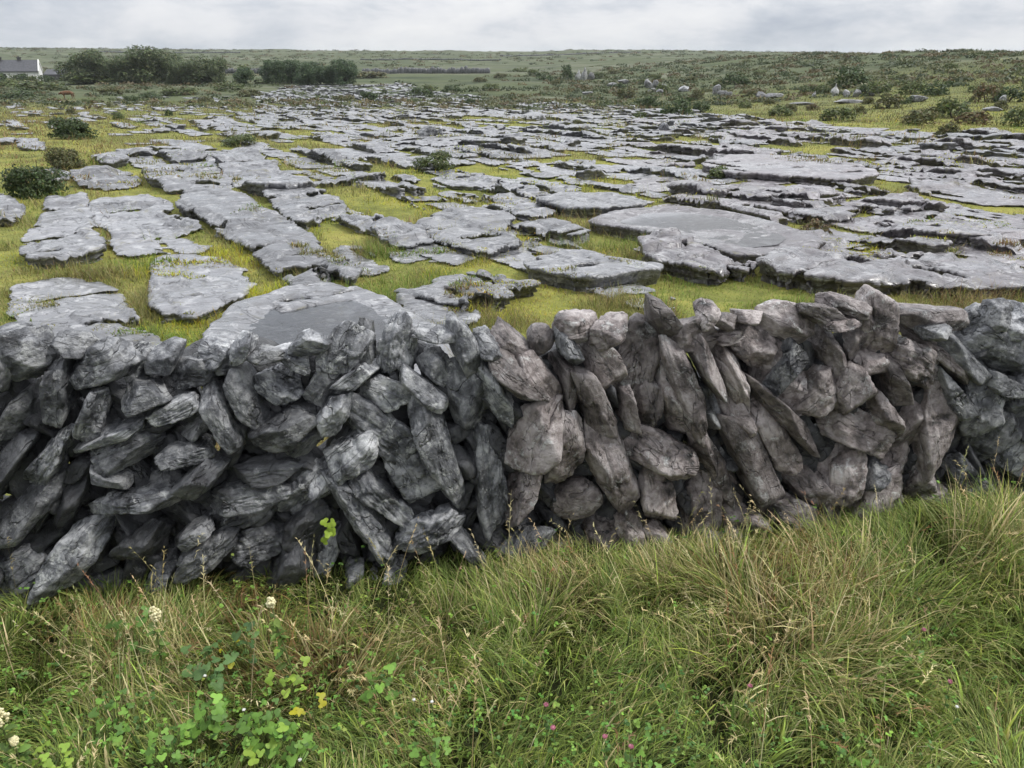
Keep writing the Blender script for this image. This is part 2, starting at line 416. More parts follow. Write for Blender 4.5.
# outline in the photograph, height above the turf, look; each is put on the ground at its own distance
HAND = [
 ([(196,372),(212,326),(240,299),(300,280),(345,280),(388,296),(428,320),(455,345),(470,380),(330,395),(230,392)], .20, dict(terr=.15, dish=.05, rough=.7, pool=1), 'broad smooth slab with a film of water on top, right behind the coping'),
 ([(36,322),(110,318),(143,323),(166,342),(178,362),(165,392),(5,392),(2,345)], .20, dict(terr=.5), 'pale bare slab touching the back of the wall beside a bright yellow moss patch'),
 ([(13,276),(66,267),(96,274),(116,284),(133,304),(143,314),(110,317),(33,322),(15,319),(12,306)], .17, dict(terr=.7), 'pale slab with brown moss along its back edge, one behind the slab at the wall'),
 ([(152,262),(160,251),(190,249),(222,254),(246,263),(262,275),(246,281),(243,298),(215,308),(187,318),(157,306),(152,285)], .13, dict(terr=.8), 'cracked slab carrying a cushion of orange and yellow moss on its middle'),
 ([(20,246),(33,236),(56,233),(83,220),(96,226),(107,247),(93,253),(33,258),(20,256)], .2, {}, 'short thick slab with a dark front face, lower half of a split pair'),
 ([(21,229),(40,206),(50,193),(83,190),(89,206),(91,220),(60,228),(26,234)], .2, {}, 'narrow tongue of pale slab next to the dark green bush with dense leaves'),
 ([(88,206),(95,192),(133,189),(168,195),(168,205),(186,214),(200,221),(174,228),(203,233),(214,234),(196,241),(160,242),(136,246),(118,244),(112,233),(109,220),(90,214)], .22, {}, 'wide terraced slab with ragged stepped edges between two grassy clefts'),
 ([(141,170),(156,164),(200,167),(226,174),(232,182),(200,186),(166,186),(145,177)], .2, {}, 'flat slab with a straight front above the cleft full of dark weeds'),
 ([(178,200),(190,187),(213,184),(240,192),(268,210),(288,217),(302,227),(322,245),(357,266),(347,277),(300,283),(284,274),(262,256),(246,241),(229,231),(211,221),(194,212),(179,206)], .22, dict(terr=.55), 'very long narrow slab running back like a causeway with cross steps'),
 ([(262,190),(310,186),(337,195),(346,206),(320,216),(306,224),(288,216)], .17, {}, 'pale flat slab alongside the far half of the causeway slab'),
 ([(219,166),(233,158),(266,159),(288,168),(316,182),(292,188),(252,187),(233,176),(221,171)], .24, {}, 'high slab with dark undercut front at the head of the straight cleft'),
 ([(72,173),(90,168),(135,169),(138,181),(105,184),(78,181)], .18, {}, 'low broken slab behind the terraced slab, right of the dark green bush'),
 ([(89,152),(110,148),(126,152),(127,160),(105,161)], .22, {}, 'small thick slab standing alone in turf behind the bushes'),
 ([(-10,197),(5,192),(18,200),(25,209),(8,217),(-10,216)], .2, {}, 'dark edged slab cut by the edge of the view, below the dark green bush'),
 ([(415,219),(450,205),(499,207),(515,215),(503,224),(521,237),(496,247),(466,245),(440,232),(420,225)], .22, dict(terr=.6), 'smooth grey slab with rounded outline and a dark mossy hollow under its front'),
 ([(523,254),(539,247),(586,245),(626,255),(664,260),(622,267),(592,270),(553,265),(528,259)], .34, dict(terr=.3, rough=.7), 'thick wedge shaped slab with a tall dark front face rising from grass'),
 ([(395,283),(436,279),(433,269),(470,262),(499,269),(538,283),(502,287),(508,294),(480,304),(440,294),(421,287)], .2, {}, 'grey slab split into two lobes just behind the middle of the wall'),
 ([(398,292),(440,297),(470,307),(474,322),(450,326),(425,318)], .12, {}, 'low crumbling slab nearest the middle of the coping, beside green weeds'),
 ([(518,238),(545,234),(570,237),(585,246),(555,249),(533,246)], .16, dict(terr=.5), 'low flat slab directly behind the thick wedge shaped slab'),
 ([(588,218),(625,206),(680,204),(740,211),(790,224),(824,236),(812,248),(770,253),(735,252),(690,241),(640,229),(600,222)], .24, dict(terr=.12, dish=.05, rough=.6, pool=1, mat=1), 'large flat wet slab mirroring the sky with a long straight dark front'),
 ([(533,200),(560,192),(610,192),(640,197),(650,204),(610,209),(568,208)], .2, dict(terr=.5), 'pale slab with a curved front behind the large wet slab'),
 ([(506,222),(525,215),(560,221),(592,231),(575,238),(540,232)], .16, {}, 'narrow brownish slab tucked under the corner of the large wet slab'),
 ([(373,225),(395,220),(420,227),(438,236),(410,241),(380,237)], .18, {}, 'low domed slab between grass patches, one step left of the smooth rounded slab'),
 ([(393,248),(420,244),(463,249),(440,257),(400,257)], .11, {}, 'thin sliver of slab almost sunk in yellow moss'),
 ([(330,211),(345,203),(375,211),(390,222),(370,226),(350,223)], .18, {}, 'grey slab beside the heathery turf right of the pale flat slab'),
 ([(333,240),(355,238),(372,247),(386,262),(365,267),(345,259)], .16, {}, 'small squarish slab at the end of the causeway slab'),
 ([(483,200),(500,194),(525,197),(562,205),(540,211),(505,209)], .2, {}, 'stepped grey slab with several thin ledges left of the curved pale slab'),
 ([(640,243),(670,241),(700,247),(732,258),(720,269),(690,269),(655,258)], .26, dict(mat=1), 'purplish slab with a rusty moss spot at its front, below the large wet slab'),
 ([(428,174),(445,169),(465,170),(502,175),(490,181),(440,181)], .22, {}, 'dark fronted slab next to the round green bush'),
 ([(753,261),(784,250),(825,248),(870,257),(950,265),(1010,267),(1060,270),(1060,281),(960,279),(890,276),(850,278),(800,273),(763,265)], .28, dict(mat=1, terr=.6), 'very wide purple grey slab stretching to the edge just above the wall'),
 ([(878,246),(960,243),(1060,252),(1060,268),(975,263),(900,254)], .3, dict(mat=1), 'long slab above a deep dark cleft, one step behind the very wide slab'),
 ([(700,161),(730,154),(800,155),(850,162),(886,172),(850,177),(780,172),(720,169)], .28, dict(mat=1, terr=.2), 'smooth pale shelf with a black shadow line under its long front'),
 ([(720,183),(760,179),(810,186),(832,195),(790,199),(740,193)], .22, dict(mat=1), 'reddish grey slab two ledges above the large wet slab'),
 ([(763,203),(790,197),(830,202),(854,212),(830,217),(788,211)], .2, dict(mat=1), 'blocky slab just behind the heather tuft'),
 ([(845,215),(900,210),(960,228),(1000,240),(930,236),(880,228)], .18, dict(mat=1, terr=.7), 'low rough slab behind the yellow moss cushion'),
 ([(840,196),(900,190),(985,205),(1050,212),(1050,222),(950,216),(880,207)], .2, dict(mat=1), 'long reddish shelf bordering the grassy strip'),
 ([(900,180),(960,176),(1050,186),(1050,198),(980,196)], .22, dict(mat=1), 'ledge of purple rock near the edge, above the reddish shelf'),
]
slabs, big_rest = [], MB()
hand_polys = []
POOLS = []
for k, (pts, h, kw, lab) in enumerate(HAND):
    h = h*.8
    poly = np.array([ground_hit(a, b, h)[:2] for a, b in pts])
    hand_polys.append(poly)
    dist = np.linalg.norm(poly.mean(0))
    kw = dict(kw); mat = M_PAVE_P if kw.pop('mat', 0) else M_PAVE; pool = kw.pop('pool', 0)
    r = slab_geo(poly, h, max(.028, dist*.0036), k*7.7+1, crk=(.62, .5), **kw)
    V, Fq, cen = r
    o = link('limestone_slab', mesh_from('limestone_slab', V - cen, Fq, True, mat), None, cen)
    tag(o, lab, 'slab', SLABG, 'thing')
    slabs.append(o)
    if pool: POOLS.append((poly, cen, h))

# pools of rain water lying in the dished tops
T = NT('rain_water')
fr = T.n('ShaderNodeFresnel', i={'IOR': 1.75})
rp = T.noise(T.n('ShaderNodeTexCoord').outputs['Object'], 9, 2)
gl = T.n('ShaderNodeBsdfGlossy', i={'Roughness': .12, 'Normal': T.bump(rp, .12, .01)})
tr = T.n('ShaderNodeBsdfTransparent', i={'Color': (.93, .94, .96, 1)})
M_WATER = T.done(T.n('ShaderNodeMixShader', i={0: fr.outputs[0], 1: tr.outputs[0], 2: gl.outputs[0]}).outputs[0])
for (poly, cen, h), lab in zip(POOLS, ['film of rain water on the broad smooth slab behind the coping', 'sheet of rain water mirroring the sky on the large flat slab']):
    c = poly.mean(0)
    q = chaikin(c + (poly - c) * .72, 2)
    n = len(q)
    zt = np.full(n, 0.0)
    V = np.concatenate([np.c_[q - cen[:2], zt], [[c[0]-cen[0], c[1]-cen[1], 0]], np.c_[q - cen[:2], zt - .004]])
    Fq = [np.stack([np.arange(n), (np.arange(n)+1) % n, np.full(n, n)], 1)]
    if np.sum(q[:,0]*np.roll(q[:,1],-1) - np.roll(q[:,0],-1)*q[:,1]) < 0: Fq = [Fq[0][:, ::-1]]
    o = link('rain_pool', mesh_from('rain_pool', V[:n+1], Fq[0], True, M_WATER), None, (cen[0], cen[1], cen[2] + h - .036))
    tag(o, lab, 'water', kind='structure')

GRASSY = [(345,228,30,12),(560,180,70,13),(520,298,46,12),(640,290,110,13),(760,288,60,14),(940,294,110,8),(960,222,46,9),(560,188,50,8),(125,258,26,16),(12,290,24,70),
          (185,330,22,20),(230,250,24,14),(500,255,28,9),(425,275,14,10),(400,305,18,14),(620,235,22,8),(740,245,18,8),(400,208,44,10),(310,235,20,12),(120,190,14,8),
          (480,182,50,8),(120,137,70,9),(60,120,80,8),(45,150,50,20),(290,145,36,10),(190,142,60,8),(690,140,30,6),(830,150,24,6),(800,145,40,7),(470,120,70,5),(590,150,60,7),(390,170,40,7)]
def in_grass(px, py):
    return any(((px-a)/c)**2 + ((py-b)/d)**2 < 1 for a, b, c, d in GRASSY)

def pave_prob(px, py):
    yb = np.interp(px, [-200, 250, 300, 410, 430, 500, 620, 700, 800, 1024, 1300], [96, 96, 82, 82, 90, 100, 103, 112, 120, 134, 150])
    if py < yb: return 0
    if px < 130: return .20 if py > 150 else (.75 if 117 < py < 128 else .28 if py > 100 else .08)
    if px < 260 and py < 150: return .6 if py > 118 else .3
    if 300 < px < 410 and py < 90: return .9
    if px > 640: return .98
    if px > 400: return .97 if py < 165 else .86
    return .95 if py < 165 else .80

rng = random.Random(5)
auto = []
v = -60.0
while v < 62:
    w0 = rng.uniform(.32, .95) * (1 + max(0, (abs(v))) * .006)
    u = -45 + rng.uniform(0, 2); rgap = rng.choice((.0, .01, .02, .04, .10, .16))
    while u < 170:
        L = rng.uniform(.6, 1.5) if rng.random() < .5 else rng.uniform(1.2, 3.4)
        c = HUV*(u+L/2) + HVV*(v+w0/2)
        d = math.hypot(*c)
        sc = 1 + max(0, d-24) * .022
        L *= sc
        u0, u1 = u + .03*rng.random()*sc, u + L - rng.choice((.0, .03, .06, .2))*sc
        u += L
        if c[1] < 6.4 or c[1] > 145 or abs(c[0]) > 62 or (c[1] > 80 and c[0] > 8): continue
        z = float(g(*c)) + .15
        px, py = proj(c[0], c[1], z)
        if px < -330 or px > 1400 or py > 330: continue
        if rng.random() > pave_prob(px, py): continue
        if in_grass(px, py) and rng.random() < (.85 if py > 205 else .55): continue
        if px > 470 and py > 268: continue
        if noise(c[0]/3.0+50, c[1]/3.0) + .35*noise(c[0]*.9, c[1]*.9, 4) > (1.0 if px > 640 else .80): continue
        gap = rgap*sc**.5
        a, b = v + gap, v + w0 + (rng.uniform(-.02, .02) if rng.random() < .8 else -.12*w0)
        jit = lambda s=.12: rng.uniform(-s, s)*sc
        P = []
        for (uu, vv) in ((u0, a), (u0*.5+u1*.5, a), (u1, a), (u1, b), (u0*.5+u1*.5, b), (u0, b)):
            P.append(HUV*(uu+jit(.16)) + HVV*(vv+jit(.025)))
        P = np.array(P)
        # not on top of a traced slab
        S = np.concatenate([P, [P.mean(0)], (P + P.mean(0))/2])
        ov_ = max([(seg_sdf(S, hp) < -.02).mean() for hp in hand_polys if np.linalg.norm(hp.mean(0)-c) < 7] or [0])
        if ov_ > (.12 if px < 400 and py > 160 else .62): continue
        auto.append((d, px, py, P, (.05 + .11*rng.random() + .03*(px > 640)) if ov_ < .15 else rng.uniform(.04, .11)))
    v += w0

AUTO_LAB = {
 'near': 'small low limestone slab half sunk in turf between the larger near slabs',
 'right': 'thin ledge of purple grey rock in the stepped pavement on the right',
 'mid': 'grey limestone slab in the crowded middle distance of the pavement',
 'far': 'far limestone slab reduced to a pale streak below the green slope',
 'left': 'scattered limestone slab showing through the rough pasture on the left'}
auto.sort(key=lambda a: -(np.ptp(a[3][:, 0]) * np.ptp(a[3][:, 1]) / a[0]**3))
NBIG = 250
for k, (d, px, py, P, h) in enumerate(auto):
    big = k < NBIG
    r = slab_geo(P, h, min(.42 if d < 60 else .6, max(.035, d*(.0045 if big else .0062))), 300 + k*3.3, tilt=(.02*math.sin(k*2.3), -.035 - .03*math.sin(k*1.7)) if big else (0, -.03))
    if r is None: continue
    V, Fq, cen = r
    mat = M_PAVE_P if px > 640 + 60*math.sin(k) else M_PAVE
    if big:
        o = link('limestone_slab', mesh_from('limestone_slab', V - cen, Fq, True, mat), None, cen)
        z = 'right' if (px > 640 and py > 118) else 'far' if py < 118 and px > 260 else 'left' if px < 260 and py < 150 else 'near' if py > 195 else 'mid'
        tag(o, AUTO_LAB[z], 'slab', SLABG, 'thing')
    else:
        big_rest.add(V, Fq)
o = link('limestone_slabs', big_rest.mesh('limestone_slabs', M_PAVE))
tag(o, 'countless small and distant limestone slabs filling the rest of the pavement', 'slabs', kind='stuff')
print('auto slabs', len(auto))
# ------------------------------------------------------------------ the dry stone wall
ICO5 = ico(5); ICO4 = ico(4)
Wa = np.array([1, WALL_S, 0]) / math.hypot(1, WALL_S); Wn = np.array([WALL_S, -1, 0]) / math.hypot(1, WALL_S)   # along, and out towards the road
W0 = np.array([0, WALL_P, 0])
def on_wall(px, py, push=0.0):
    d = ray(px, py); c = np.array([0, 0, CAMH])
    t = ((W0 + Wn*push - c) @ Wn) / (d @ Wn)
    return c + d*t

def rock(seed, half, kind='', base=ICO5):
    """an angular, layered block: a smoothed intersection of planes, broken by noise. half = half sizes"""
    r = np.random.default_rng(seed); U, F = base
    N, D = [], []
    jit = .22
    for ax in range(3):
        for s in (-1, 1):
            v = np.zeros(3); v[ax] = s; v += r.normal(0, (.42, .13, .36)[ax], 3); N.append(v/np.linalg.norm(v)); D.append(r.uniform(.88, 1.0))
    for _ in range(6 if kind != 'round' else 8):
        v = r.normal(0, 1, 3) * (1, .8, .9); v /= np.linalg.norm(v); N.append(v); D.append(r.uniform(.72, 1.05))
    for a in (-1, 1):                              # knocked off corners
        for b in (-1, 1):
            for c_ in (-1, 1):
                v = np.array([a, b, c_])*r.uniform(.5, 1.3, 3); N.append(v/np.linalg.norm(v)); D.append(r.uniform(1.18, 1.5))
            v = np.array([a, b, 0])*r.uniform(.5, 1.3, 3); N.append(v/np.linalg.norm(v)); D.append(r.uniform(1.06, 1.42))
            v = np.array([a, 0, b])*r.uniform(.5, 1.3, 3); N.append(v/np.linalg.norm(v)); D.append(r.uniform(1.06, 1.42))
    N = np.array(N); D = np.array(D)
    p = 4.0 if kind == 'round' else r.uniform(40, 110)
    rad = (np.maximum(0, U @ N.T) / D) ** p
    rad = rad.sum(1) ** (-1/p)
    P = U * rad[:, None] * np.asarray(half)
    m = min(half); L = max(half)
    s = seed * 1.37 % 91
    q = P / m
    rg_ = 1 - np.abs(fbm(q[:,0]*1.5+s, q[:,1]*1.5, q[:,2]*1.5, 4, .6))*2
    dsp = .07*fbm(q[:,0]*.8+s, q[:,1]*.8, q[:,2]*.8, 3) + (.10 if kind not in ('smooth', 'round') else .04)*(rg_ - .7) + .05*fbm(q[:,0]*3.2+s, q[:,1]*3.2, q[:,2]*3.2, 3)
    la = noise(P[:,0]*5/L*.3 + s, P[:,1]*(5.5/m) + 1.2*noise(P[:,0]*3, P[:,2]*3, s), P[:,2]*2 + s)       # beds split along the long axis
    k = {'layer': .17, 'round': .02, 'smooth': .015}.get(kind, .05)
    dsp -= k * np.exp(-(la/.16)**2)
    ca = noise(P[:,0]/L*2.2 + s*2, P[:,1]/m*.6, P[:,2]/L*2.2)
    dsp -= (.10 if kind not in ('round', 'smooth') else .02) * np.exp(-(ca/.05)**2)
    P = P + U * (dsp * m)[:, None]
    return P, F

# px, py, long size, short size (px), slope in degrees (up to the right), kind
COPE = [(27,352,52,56,20,''),(76,343,46,28,-10,''),(107,361,64,50,28,''),(163,358,44,36,25,'smooth'),(138,362,36,24,70,''),(198,371,48,34,5,'layer'),(217,350,38,30,0,''),(246,345,32,24,62,''),
 (266,354,30,20,5,''),(295,357,38,20,-28,''),(216,362,36,28,0,'smooth'),(281,384,56,44,-25,'layer'),(325,380,58,30,58,''),(310,342,34,28,20,''),(344,352,60,50,60,''),(368,343,38,22,-80,''),
 (398,346,60,46,82,'layer'),(359,375,50,22,30,''),(437,332,50,14,-4,''),(436,364,46,36,-55,''),(386,392,46,38,-20,''),(422,392,58,28,-42,''),(460,344,60,28,-78,''),(488,341,32,26,-30,''),(512,338,48,30,-48,''),
 (539,332,46,38,70,'round'),(573,322,44,38,10,''),(606,326,40,34,32,''),(640,347,66,52,72,''),(664,317,46,28,-50,'smooth'),(691,328,44,36,10,''),(707,308,28,20,60,''),(723,314,26,20,-20,''),(724,330,36,16,5,''),
 (744,310,30,17,-8,''),(748,337,52,46,-55,''),(789,317,52,46,-20,'smooth'),(816,306,44,24,-20,''),(840,298,46,24,-14,''),(837,317,36,17,8,''),(853,327,36,22,55,''),(877,319,66,42,85,''),
 (930,312,70,28,-4,'smooth'),(976,315,36,28,30,''),(995,308,32,26,70,''),(1017,312,32,28,70,''),(1042,318,44,34,30,''),(-14,352,44,34,40,''),(1008,322,30,24,0,'')]
FACE = [(6,372,44,24,68,''),(62,390,62,34,82,''),(149,394,46,34,0,'smooth'),(95,412,46,32,75,''),(178,409,52,30,25,'layer'),(202,423,34,24,40,''),(246,392,62,28,-62,''),(226,417,66,26,-62,''),
 (116,430,68,24,27,'layer'),(128,448,80,38,22,'layer'),(19,413,64,32,50,''),(286,427,70,36,25,''),(305,441,38,22,42,''),(18,450,60,30,60,''),(53,457,70,34,60,'layer'),(112,473,50,20,-15,''),
 (186,452,50,24,15,'layer'),(166,474,48,28,15,'layer'),(205,474,60,34,40,''),(272,465,74,24,5,'layer'),(310,484,54,44,40,'layer'),(248,490,80,30,14,'layer'),(140,499,80,26,10,'layer'),(28,510,78,40,52,''),(70,502,66,30,66,''),
 (82,546,98,44,52,''),(20,565,56,44,40,''),(12,596,56,36,30,''),(143,541,46,36,40,''),(197,528,34,18,30,'layer'),(212,545,62,34,38,'layer'),(240,509,70,40,25,'layer'),(255,540,62,38,20,'layer'),(304,524,48,38,40,''),
 (163,576,36,30,70,''),(105,581,58,36,10,''),(254,584,56,52,40,''),(294,562,52,44,60,''),(376,424,90,44,-36,'layer'),(356,451,60,46,35,''),(440,456,94,40,-70,''),(412,467,66,48,-52,''),(384,494,82,36,-47,'layer'),
 (366,518,90,36,-53,'layer'),(430,527,62,42,30,'layer'),(470,549,66,22,-50,''),(451,578,66,20,-48,''),(372,580,30,24,70,''),(353,573,24,20,60,''),(394,578,40,24,75,''),(489,475,102,40,-86,'layer'),(514,374,70,32,-46,''),
 (538,373,50,36,-60,'smooth'),(568,349,34,24,-60,''),(494,391,60,32,-58,''),(463,394,62,46,-68,'smooth'),(566,381,60,26,-75,''),(602,366,60,40,-60,'smooth'),(594,408,76,34,-70,''),(622,406,60,24,-80,''),(644,396,50,34,80,''),
 (670,402,62,32,-66,''),(534,433,66,44,66,''),(566,446,66,42,78,''),(571,499,62,58,20,'round'),(612,470,82,50,-70,''),(661,453,72,48,-30,''),(657,496,58,42,-80,''),(520,487,64,28,70,''),(660,540,50,26,-50,''),(630,530,44,34,-60,''),
 (604,525,48,38,0,''),(765,360,60,30,65,'smooth'),(783,366,56,20,66,''),(683,384,84,28,-72,''),(703,364,62,21,-70,'smooth'),(727,372,76,26,-64,'layer'),(706,406,52,22,-80,''),(727,404,60,34,-70,''),(796,383,54,40,38,''),
 (828,351,56,30,-68,''),(812,386,48,36,50,''),(753,467,100,40,-65,'smooth'),(722,475,84,28,-66,''),(699,440,60,26,-70,''),(770,432,72,40,-60,''),(788,420,84,24,-45,''),(800,482,82,34,-52,''),(697,508,70,46,80,''),(790,514,60,42,-30,''),
 (738,524,50,34,-35,''),(826,498,54,24,85,''),(830,468,60,44,80,''),(870,358,40,38,-45,'smooth'),(887,381,50,26,-70,''),(848,387,50,44,60,''),(910,363,58,44,-35,'layer'),(936,352,72,26,-42,'layer'),(955,353,68,34,-42,'smooth'),
 (991,346,60,48,-30,''),(903,411,60,40,75,'smooth'),(873,414,60,30,-62,''),(930,431,86,42,80,''),(948,398,48,24,-70,''),(973,406,62,42,85,''),(990,429,62,40,60,''),(998,382,50,24,-30,''),(1016,392,50,36,60,''),(1016,442,50,36,60,'smooth'),
 (884,453,44,28,60,''),(852,426,66,44,-20,''),(845,471,56,38,75,''),(870,476,34,24,60,''),(873,502,74,44,60,''),(972,481,66,34,-42,''),(1008,462,60,26,-35,'smooth'),(1008,496,46,40,20,''),(843,541,50,30,-50,''),(786,532,60,34,-30,''),
 (704,541,44,32,60,''),(740,540,50,34,-40,''),(566,548,60,40,10,''),(522,545,50,40,50,''),(330,545,44,30,60,''),(334,412,46,34,60,''),(330,470,40,34,50,''),(940,500,50,40,-20,''),(910,470,50,36,70,''),(10,335,26,20,0,''),(930,330,30,18,10,'')]

wall = tag(link('dry_stone_wall', None, None, (0, WALL_P, 0)), 'grey dry stone wall of leaning angular slabs with light showing through gaps', 'wall', None, 'thing')
wall.empty_display_size = .2

def place_rock(px, py, L, S, ang, kind, seed, grow=1.0, back=0.0, base=ICO5, depth=None):
    r = random.Random(seed)
    a = R_(ang); da, db = math.cos(a), -math.sin(a)
    hz = depth or r.uniform(.09, .15); inn = hz*.92 + back + r.uniform(-.06, .05)
    c = on_wall(px, py, -inn)
    e1 = on_wall(px + da*L/2, py + db*L/2, -inn) - on_wall(px - da*L/2, py - db*L/2, -inn)
    e2 = on_wall(px - db*S/2, py + da*S/2, -inn) - on_wall(px + db*S/2, py - da*S/2, -inn)
    lx, ly = np.linalg.norm(e1), np.linalg.norm(e2)
    x = e1/lx
    x = x + Wn * r.uniform(-.16, .16); x /= np.linalg.norm(x)
    z = Wn + np.array([0, 0, r.uniform(-.05, .26)]) + Wa*r.uniform(-.2, .2); z -= x*(z @ x); z /= np.linalg.norm(z)
    y = np.cross(z, x)
    P, F = rock(seed, (lx/2*1.06*grow, ly/2*.83*grow, hz), kind, base)
    Rm = np.stack([x, y, z], 1)
    cen = c
    return P @ Rm.T, F, cen, Rm

from mathutils import Matrix
def rock_obj(name, args, seed, mat, **kw):
    P, F, cen, Rm = place_rock(*args, seed, **kw)
    P = P @ Rm                                     # keep the stone's own axes as object axes
    o = link(name, mesh_from(name, P, F, True, mat), wall)
    m = Matrix(Rm.tolist()).to_4x4(); m.translation = Vector((cen - np.array([0, WALL_P, 0])).tolist())
    o.matrix_local = m
    return o

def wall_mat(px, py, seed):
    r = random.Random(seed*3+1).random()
    if px < 330 and py > 440 and r < .45: return M_DARK_SHADE_STONE  # shade at the lower left put into colour: some stones swapped for dark ones
    if px > 520 + 120*(r-.5) and px < 950: return M_STONE_B  # right-hand stones: brown cast of window glass put into the colour
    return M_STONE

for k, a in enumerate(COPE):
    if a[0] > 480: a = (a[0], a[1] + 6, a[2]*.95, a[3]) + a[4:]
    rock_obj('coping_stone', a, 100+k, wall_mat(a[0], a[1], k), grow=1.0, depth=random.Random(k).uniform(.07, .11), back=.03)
order = sorted(range(len(FACE)), key=lambda k: -FACE[k][2]*FACE[k][3])
pack = MB()
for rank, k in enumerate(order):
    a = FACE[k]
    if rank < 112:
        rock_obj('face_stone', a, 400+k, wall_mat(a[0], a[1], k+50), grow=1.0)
    else:
        P, F, cen, _ = place_rock(*a, 400+k, grow=1.0); pack.add(P + cen, F)
n_front = pack.n
# the stones behind and beyond: the far side of the wall, the hidden hearting, and the runs outside the view
rr = random.Random(77)
def top_z(x): return 1.17
for layer, back in ((0, .17), (1, .30)):
    x = -4.2
    while x < 5.2:
        z = -.16
        while z < top_z(x) - .2:
            s = rr.uniform(.15, .24) if layer == 0 else rr.uniform(.17, .27)
            inside = -2.5 < x < 2.9
            if rr.random() > (.10 if layer == 0 else .16) or z < .3:
                half = (s*.62, s*rr.uniform(.22, .36), rr.uniform(.07, .10) if layer == 0 else rr.uniform(.09, .13))
                P, F = rock(rr.randrange(9999), half, '', ICO4)
                an = rr.choice((-60, -45, 55, 30, -70)) + rr.uniform(-15, 15); a = R_(an)
                ex = Wa*math.cos(a) + np.array([0,0,1])*math.sin(a); ez = Wn; ey = np.cross(ez, ex)
                c = W0 + Wa*(x + rr.uniform(-.05, .05)) + np.array([0,0,z + rr.uniform(0, .08)]) - Wn*(back + rr.uniform(-.03, .03))
                pack.add(P @ np.stack([ex, ey, ez], 1).T + c, F)
            if layer == 0 and not inside:          # the visible face carries on past the frame
                P, F = rock(rr.randrange(9999), (s*.75, s*.42, .13), '', ICO4)
                a = R_(rr.choice((-62, 58, 40, -50)) + rr.uniform(-12, 12))
                ex = Wa*math.cos(a) + np.array([0,0,1])*math.sin(a); ey = np.cross(Wn, ex)
                pack.add(P @ np.stack([ex, ey, Wn], 1).T + W0 + Wa*(x + rr.uniform(-.05, .05)) + np.array([0,0,z+.1]) - Wn*.1, F)
            z += s*.78
        x += .155 if layer else .135
V = np.concatenate(pack.V) - np.array([0, WALL_P, 0])
o = link('packing_stones', mesh_from('packing_stones', V, [np.concatenate(f) for f in pack.F.values()], True, M_STONE), wall)
o['kind'] = 'stuff'
o.data.materials.append(M_DARK_SHADE_STONE)
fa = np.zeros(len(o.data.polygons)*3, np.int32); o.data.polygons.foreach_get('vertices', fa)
o.data.polygons.foreach_set('material_index', (fa.reshape(-1, 3)[:, 0] >= n_front).astype(np.int32))  # packing coloured dark, so shade in the gaps is painted in
# ------------------------------------------------------------------ grass
def blades(name, root, L, W, az, lean, droop, col_a, col_b, segs=4, seed=0, mat=None):
    """bent tapering strips. root (n,3); az = heading of the bend, lean = tilt at the foot, droop = added tilt to the tip"""
    n = len(root); k = np.arange(segs+1)/segs
    th = lean[:, None] + droop[:, None] * k[None, :]**1.3
    dl = (L/segs)[:, None]
    hx = np.concatenate([np.zeros((n,1)), np.cumsum(np.sin(th[:, 1:])*dl, 1)], 1)
    hz = np.concatenate([np.zeros((n,1)), np.cumsum(np.cos(th[:, 1:])*dl, 1)], 1)
    ca, sa = np.cos(az)[:, None], np.sin(az)[:, None]
    C = np.stack([root[:, None, 0] + hx*ca, root[:, None, 1] + hx*sa, root[:, None, 2] + hz], -1)
    r = np.random.default_rng(seed)
    fa = az + np.pi/2 + r.normal(0, .5, n)
    side = np.stack([np.cos(fa), np.sin(fa), np.zeros(n)], -1)[:, None, :]
    w = (W[:, None] * np.minimum(1, (1-k)*1.6 + .08)[None, :] * .5)[..., None]
    V = np.stack([C - side*w, C + side*w], 2)             # n, segs+1, 2, 3
    V = V.reshape(n, -1, 3)
    q = np.arange(segs)*2
    f = np.stack([q, q+1, q+3, q+2], 1)
    F = (np.arange(n)*(segs+1)*2)[:, None, None] + f[None]
    mixk = np.repeat(k, 2)[None, :, None]
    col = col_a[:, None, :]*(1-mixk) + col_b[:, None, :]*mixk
    return V.reshape(-1, 3), F.reshape(-1, 4), col.reshape(-1, 3)

def put(name, V, F, C, mat, label, cat):
    o = link(name, mesh_from(name, V, F, True, mat, C)); tag(o, label, cat, kind='stuff'); return o

def pal(r, n, cols, wts, j=.22):
    c = np.array(cols)[r.choice(len(cols), n, p=np.array(wts)/sum(wts))]
    return np.clip(c * np.exp(r.normal(0, j, (n, 1))) * np.exp(r.normal(0, .06, (n, 3))), 0, 1)

# --- the verge in front of the wall
r = np.random.default_rng(3)
GREEN, MID, DKG, STRAW, BROWN, LIME = (.175,.245,.055), (.285,.32,.10), (.085,.13,.035), (.68,.57,.31), (.33,.21,.09), (.36,.46,.09)
def verge_points(n, ymin=1.15, dens=None):
    x = r.uniform(-4.6, 5.2, n*2); y = r.uniform(0, 1, n*2)
    wy = wall_y(x) + .05
    y = ymin + (wy - ymin) * y
    px, py = proj(x, y, g(x, y) + .15)
    ok = (px > -420) & (px < 1450) & (py < 980)
    x, y, px, py = x[ok], y[ok], px[ok], py[ok]
    return x[:n], y[:n], px[:n], py[:n]
def blob(px, py, *B):
    s = np.zeros(len(px))
    for a, b, c, d in B: s = np.maximum(s, np.exp(-((px-a)/c)**2 - ((py-b)/d)**2))
    return s
parts = []
x, y, px, py = verge_points(118000)
n = len(x)
straw = np.clip(blob(px, py, (790,605,110,80), (800,625,95,65), (690,560,50,45), (990,545,40,40), (150,660,110,40), (330,650,50,35), (420,660,40,60), (545,560,60,40)) + .16*noise(x*2.2, y*2.2, 5), 0, 1)
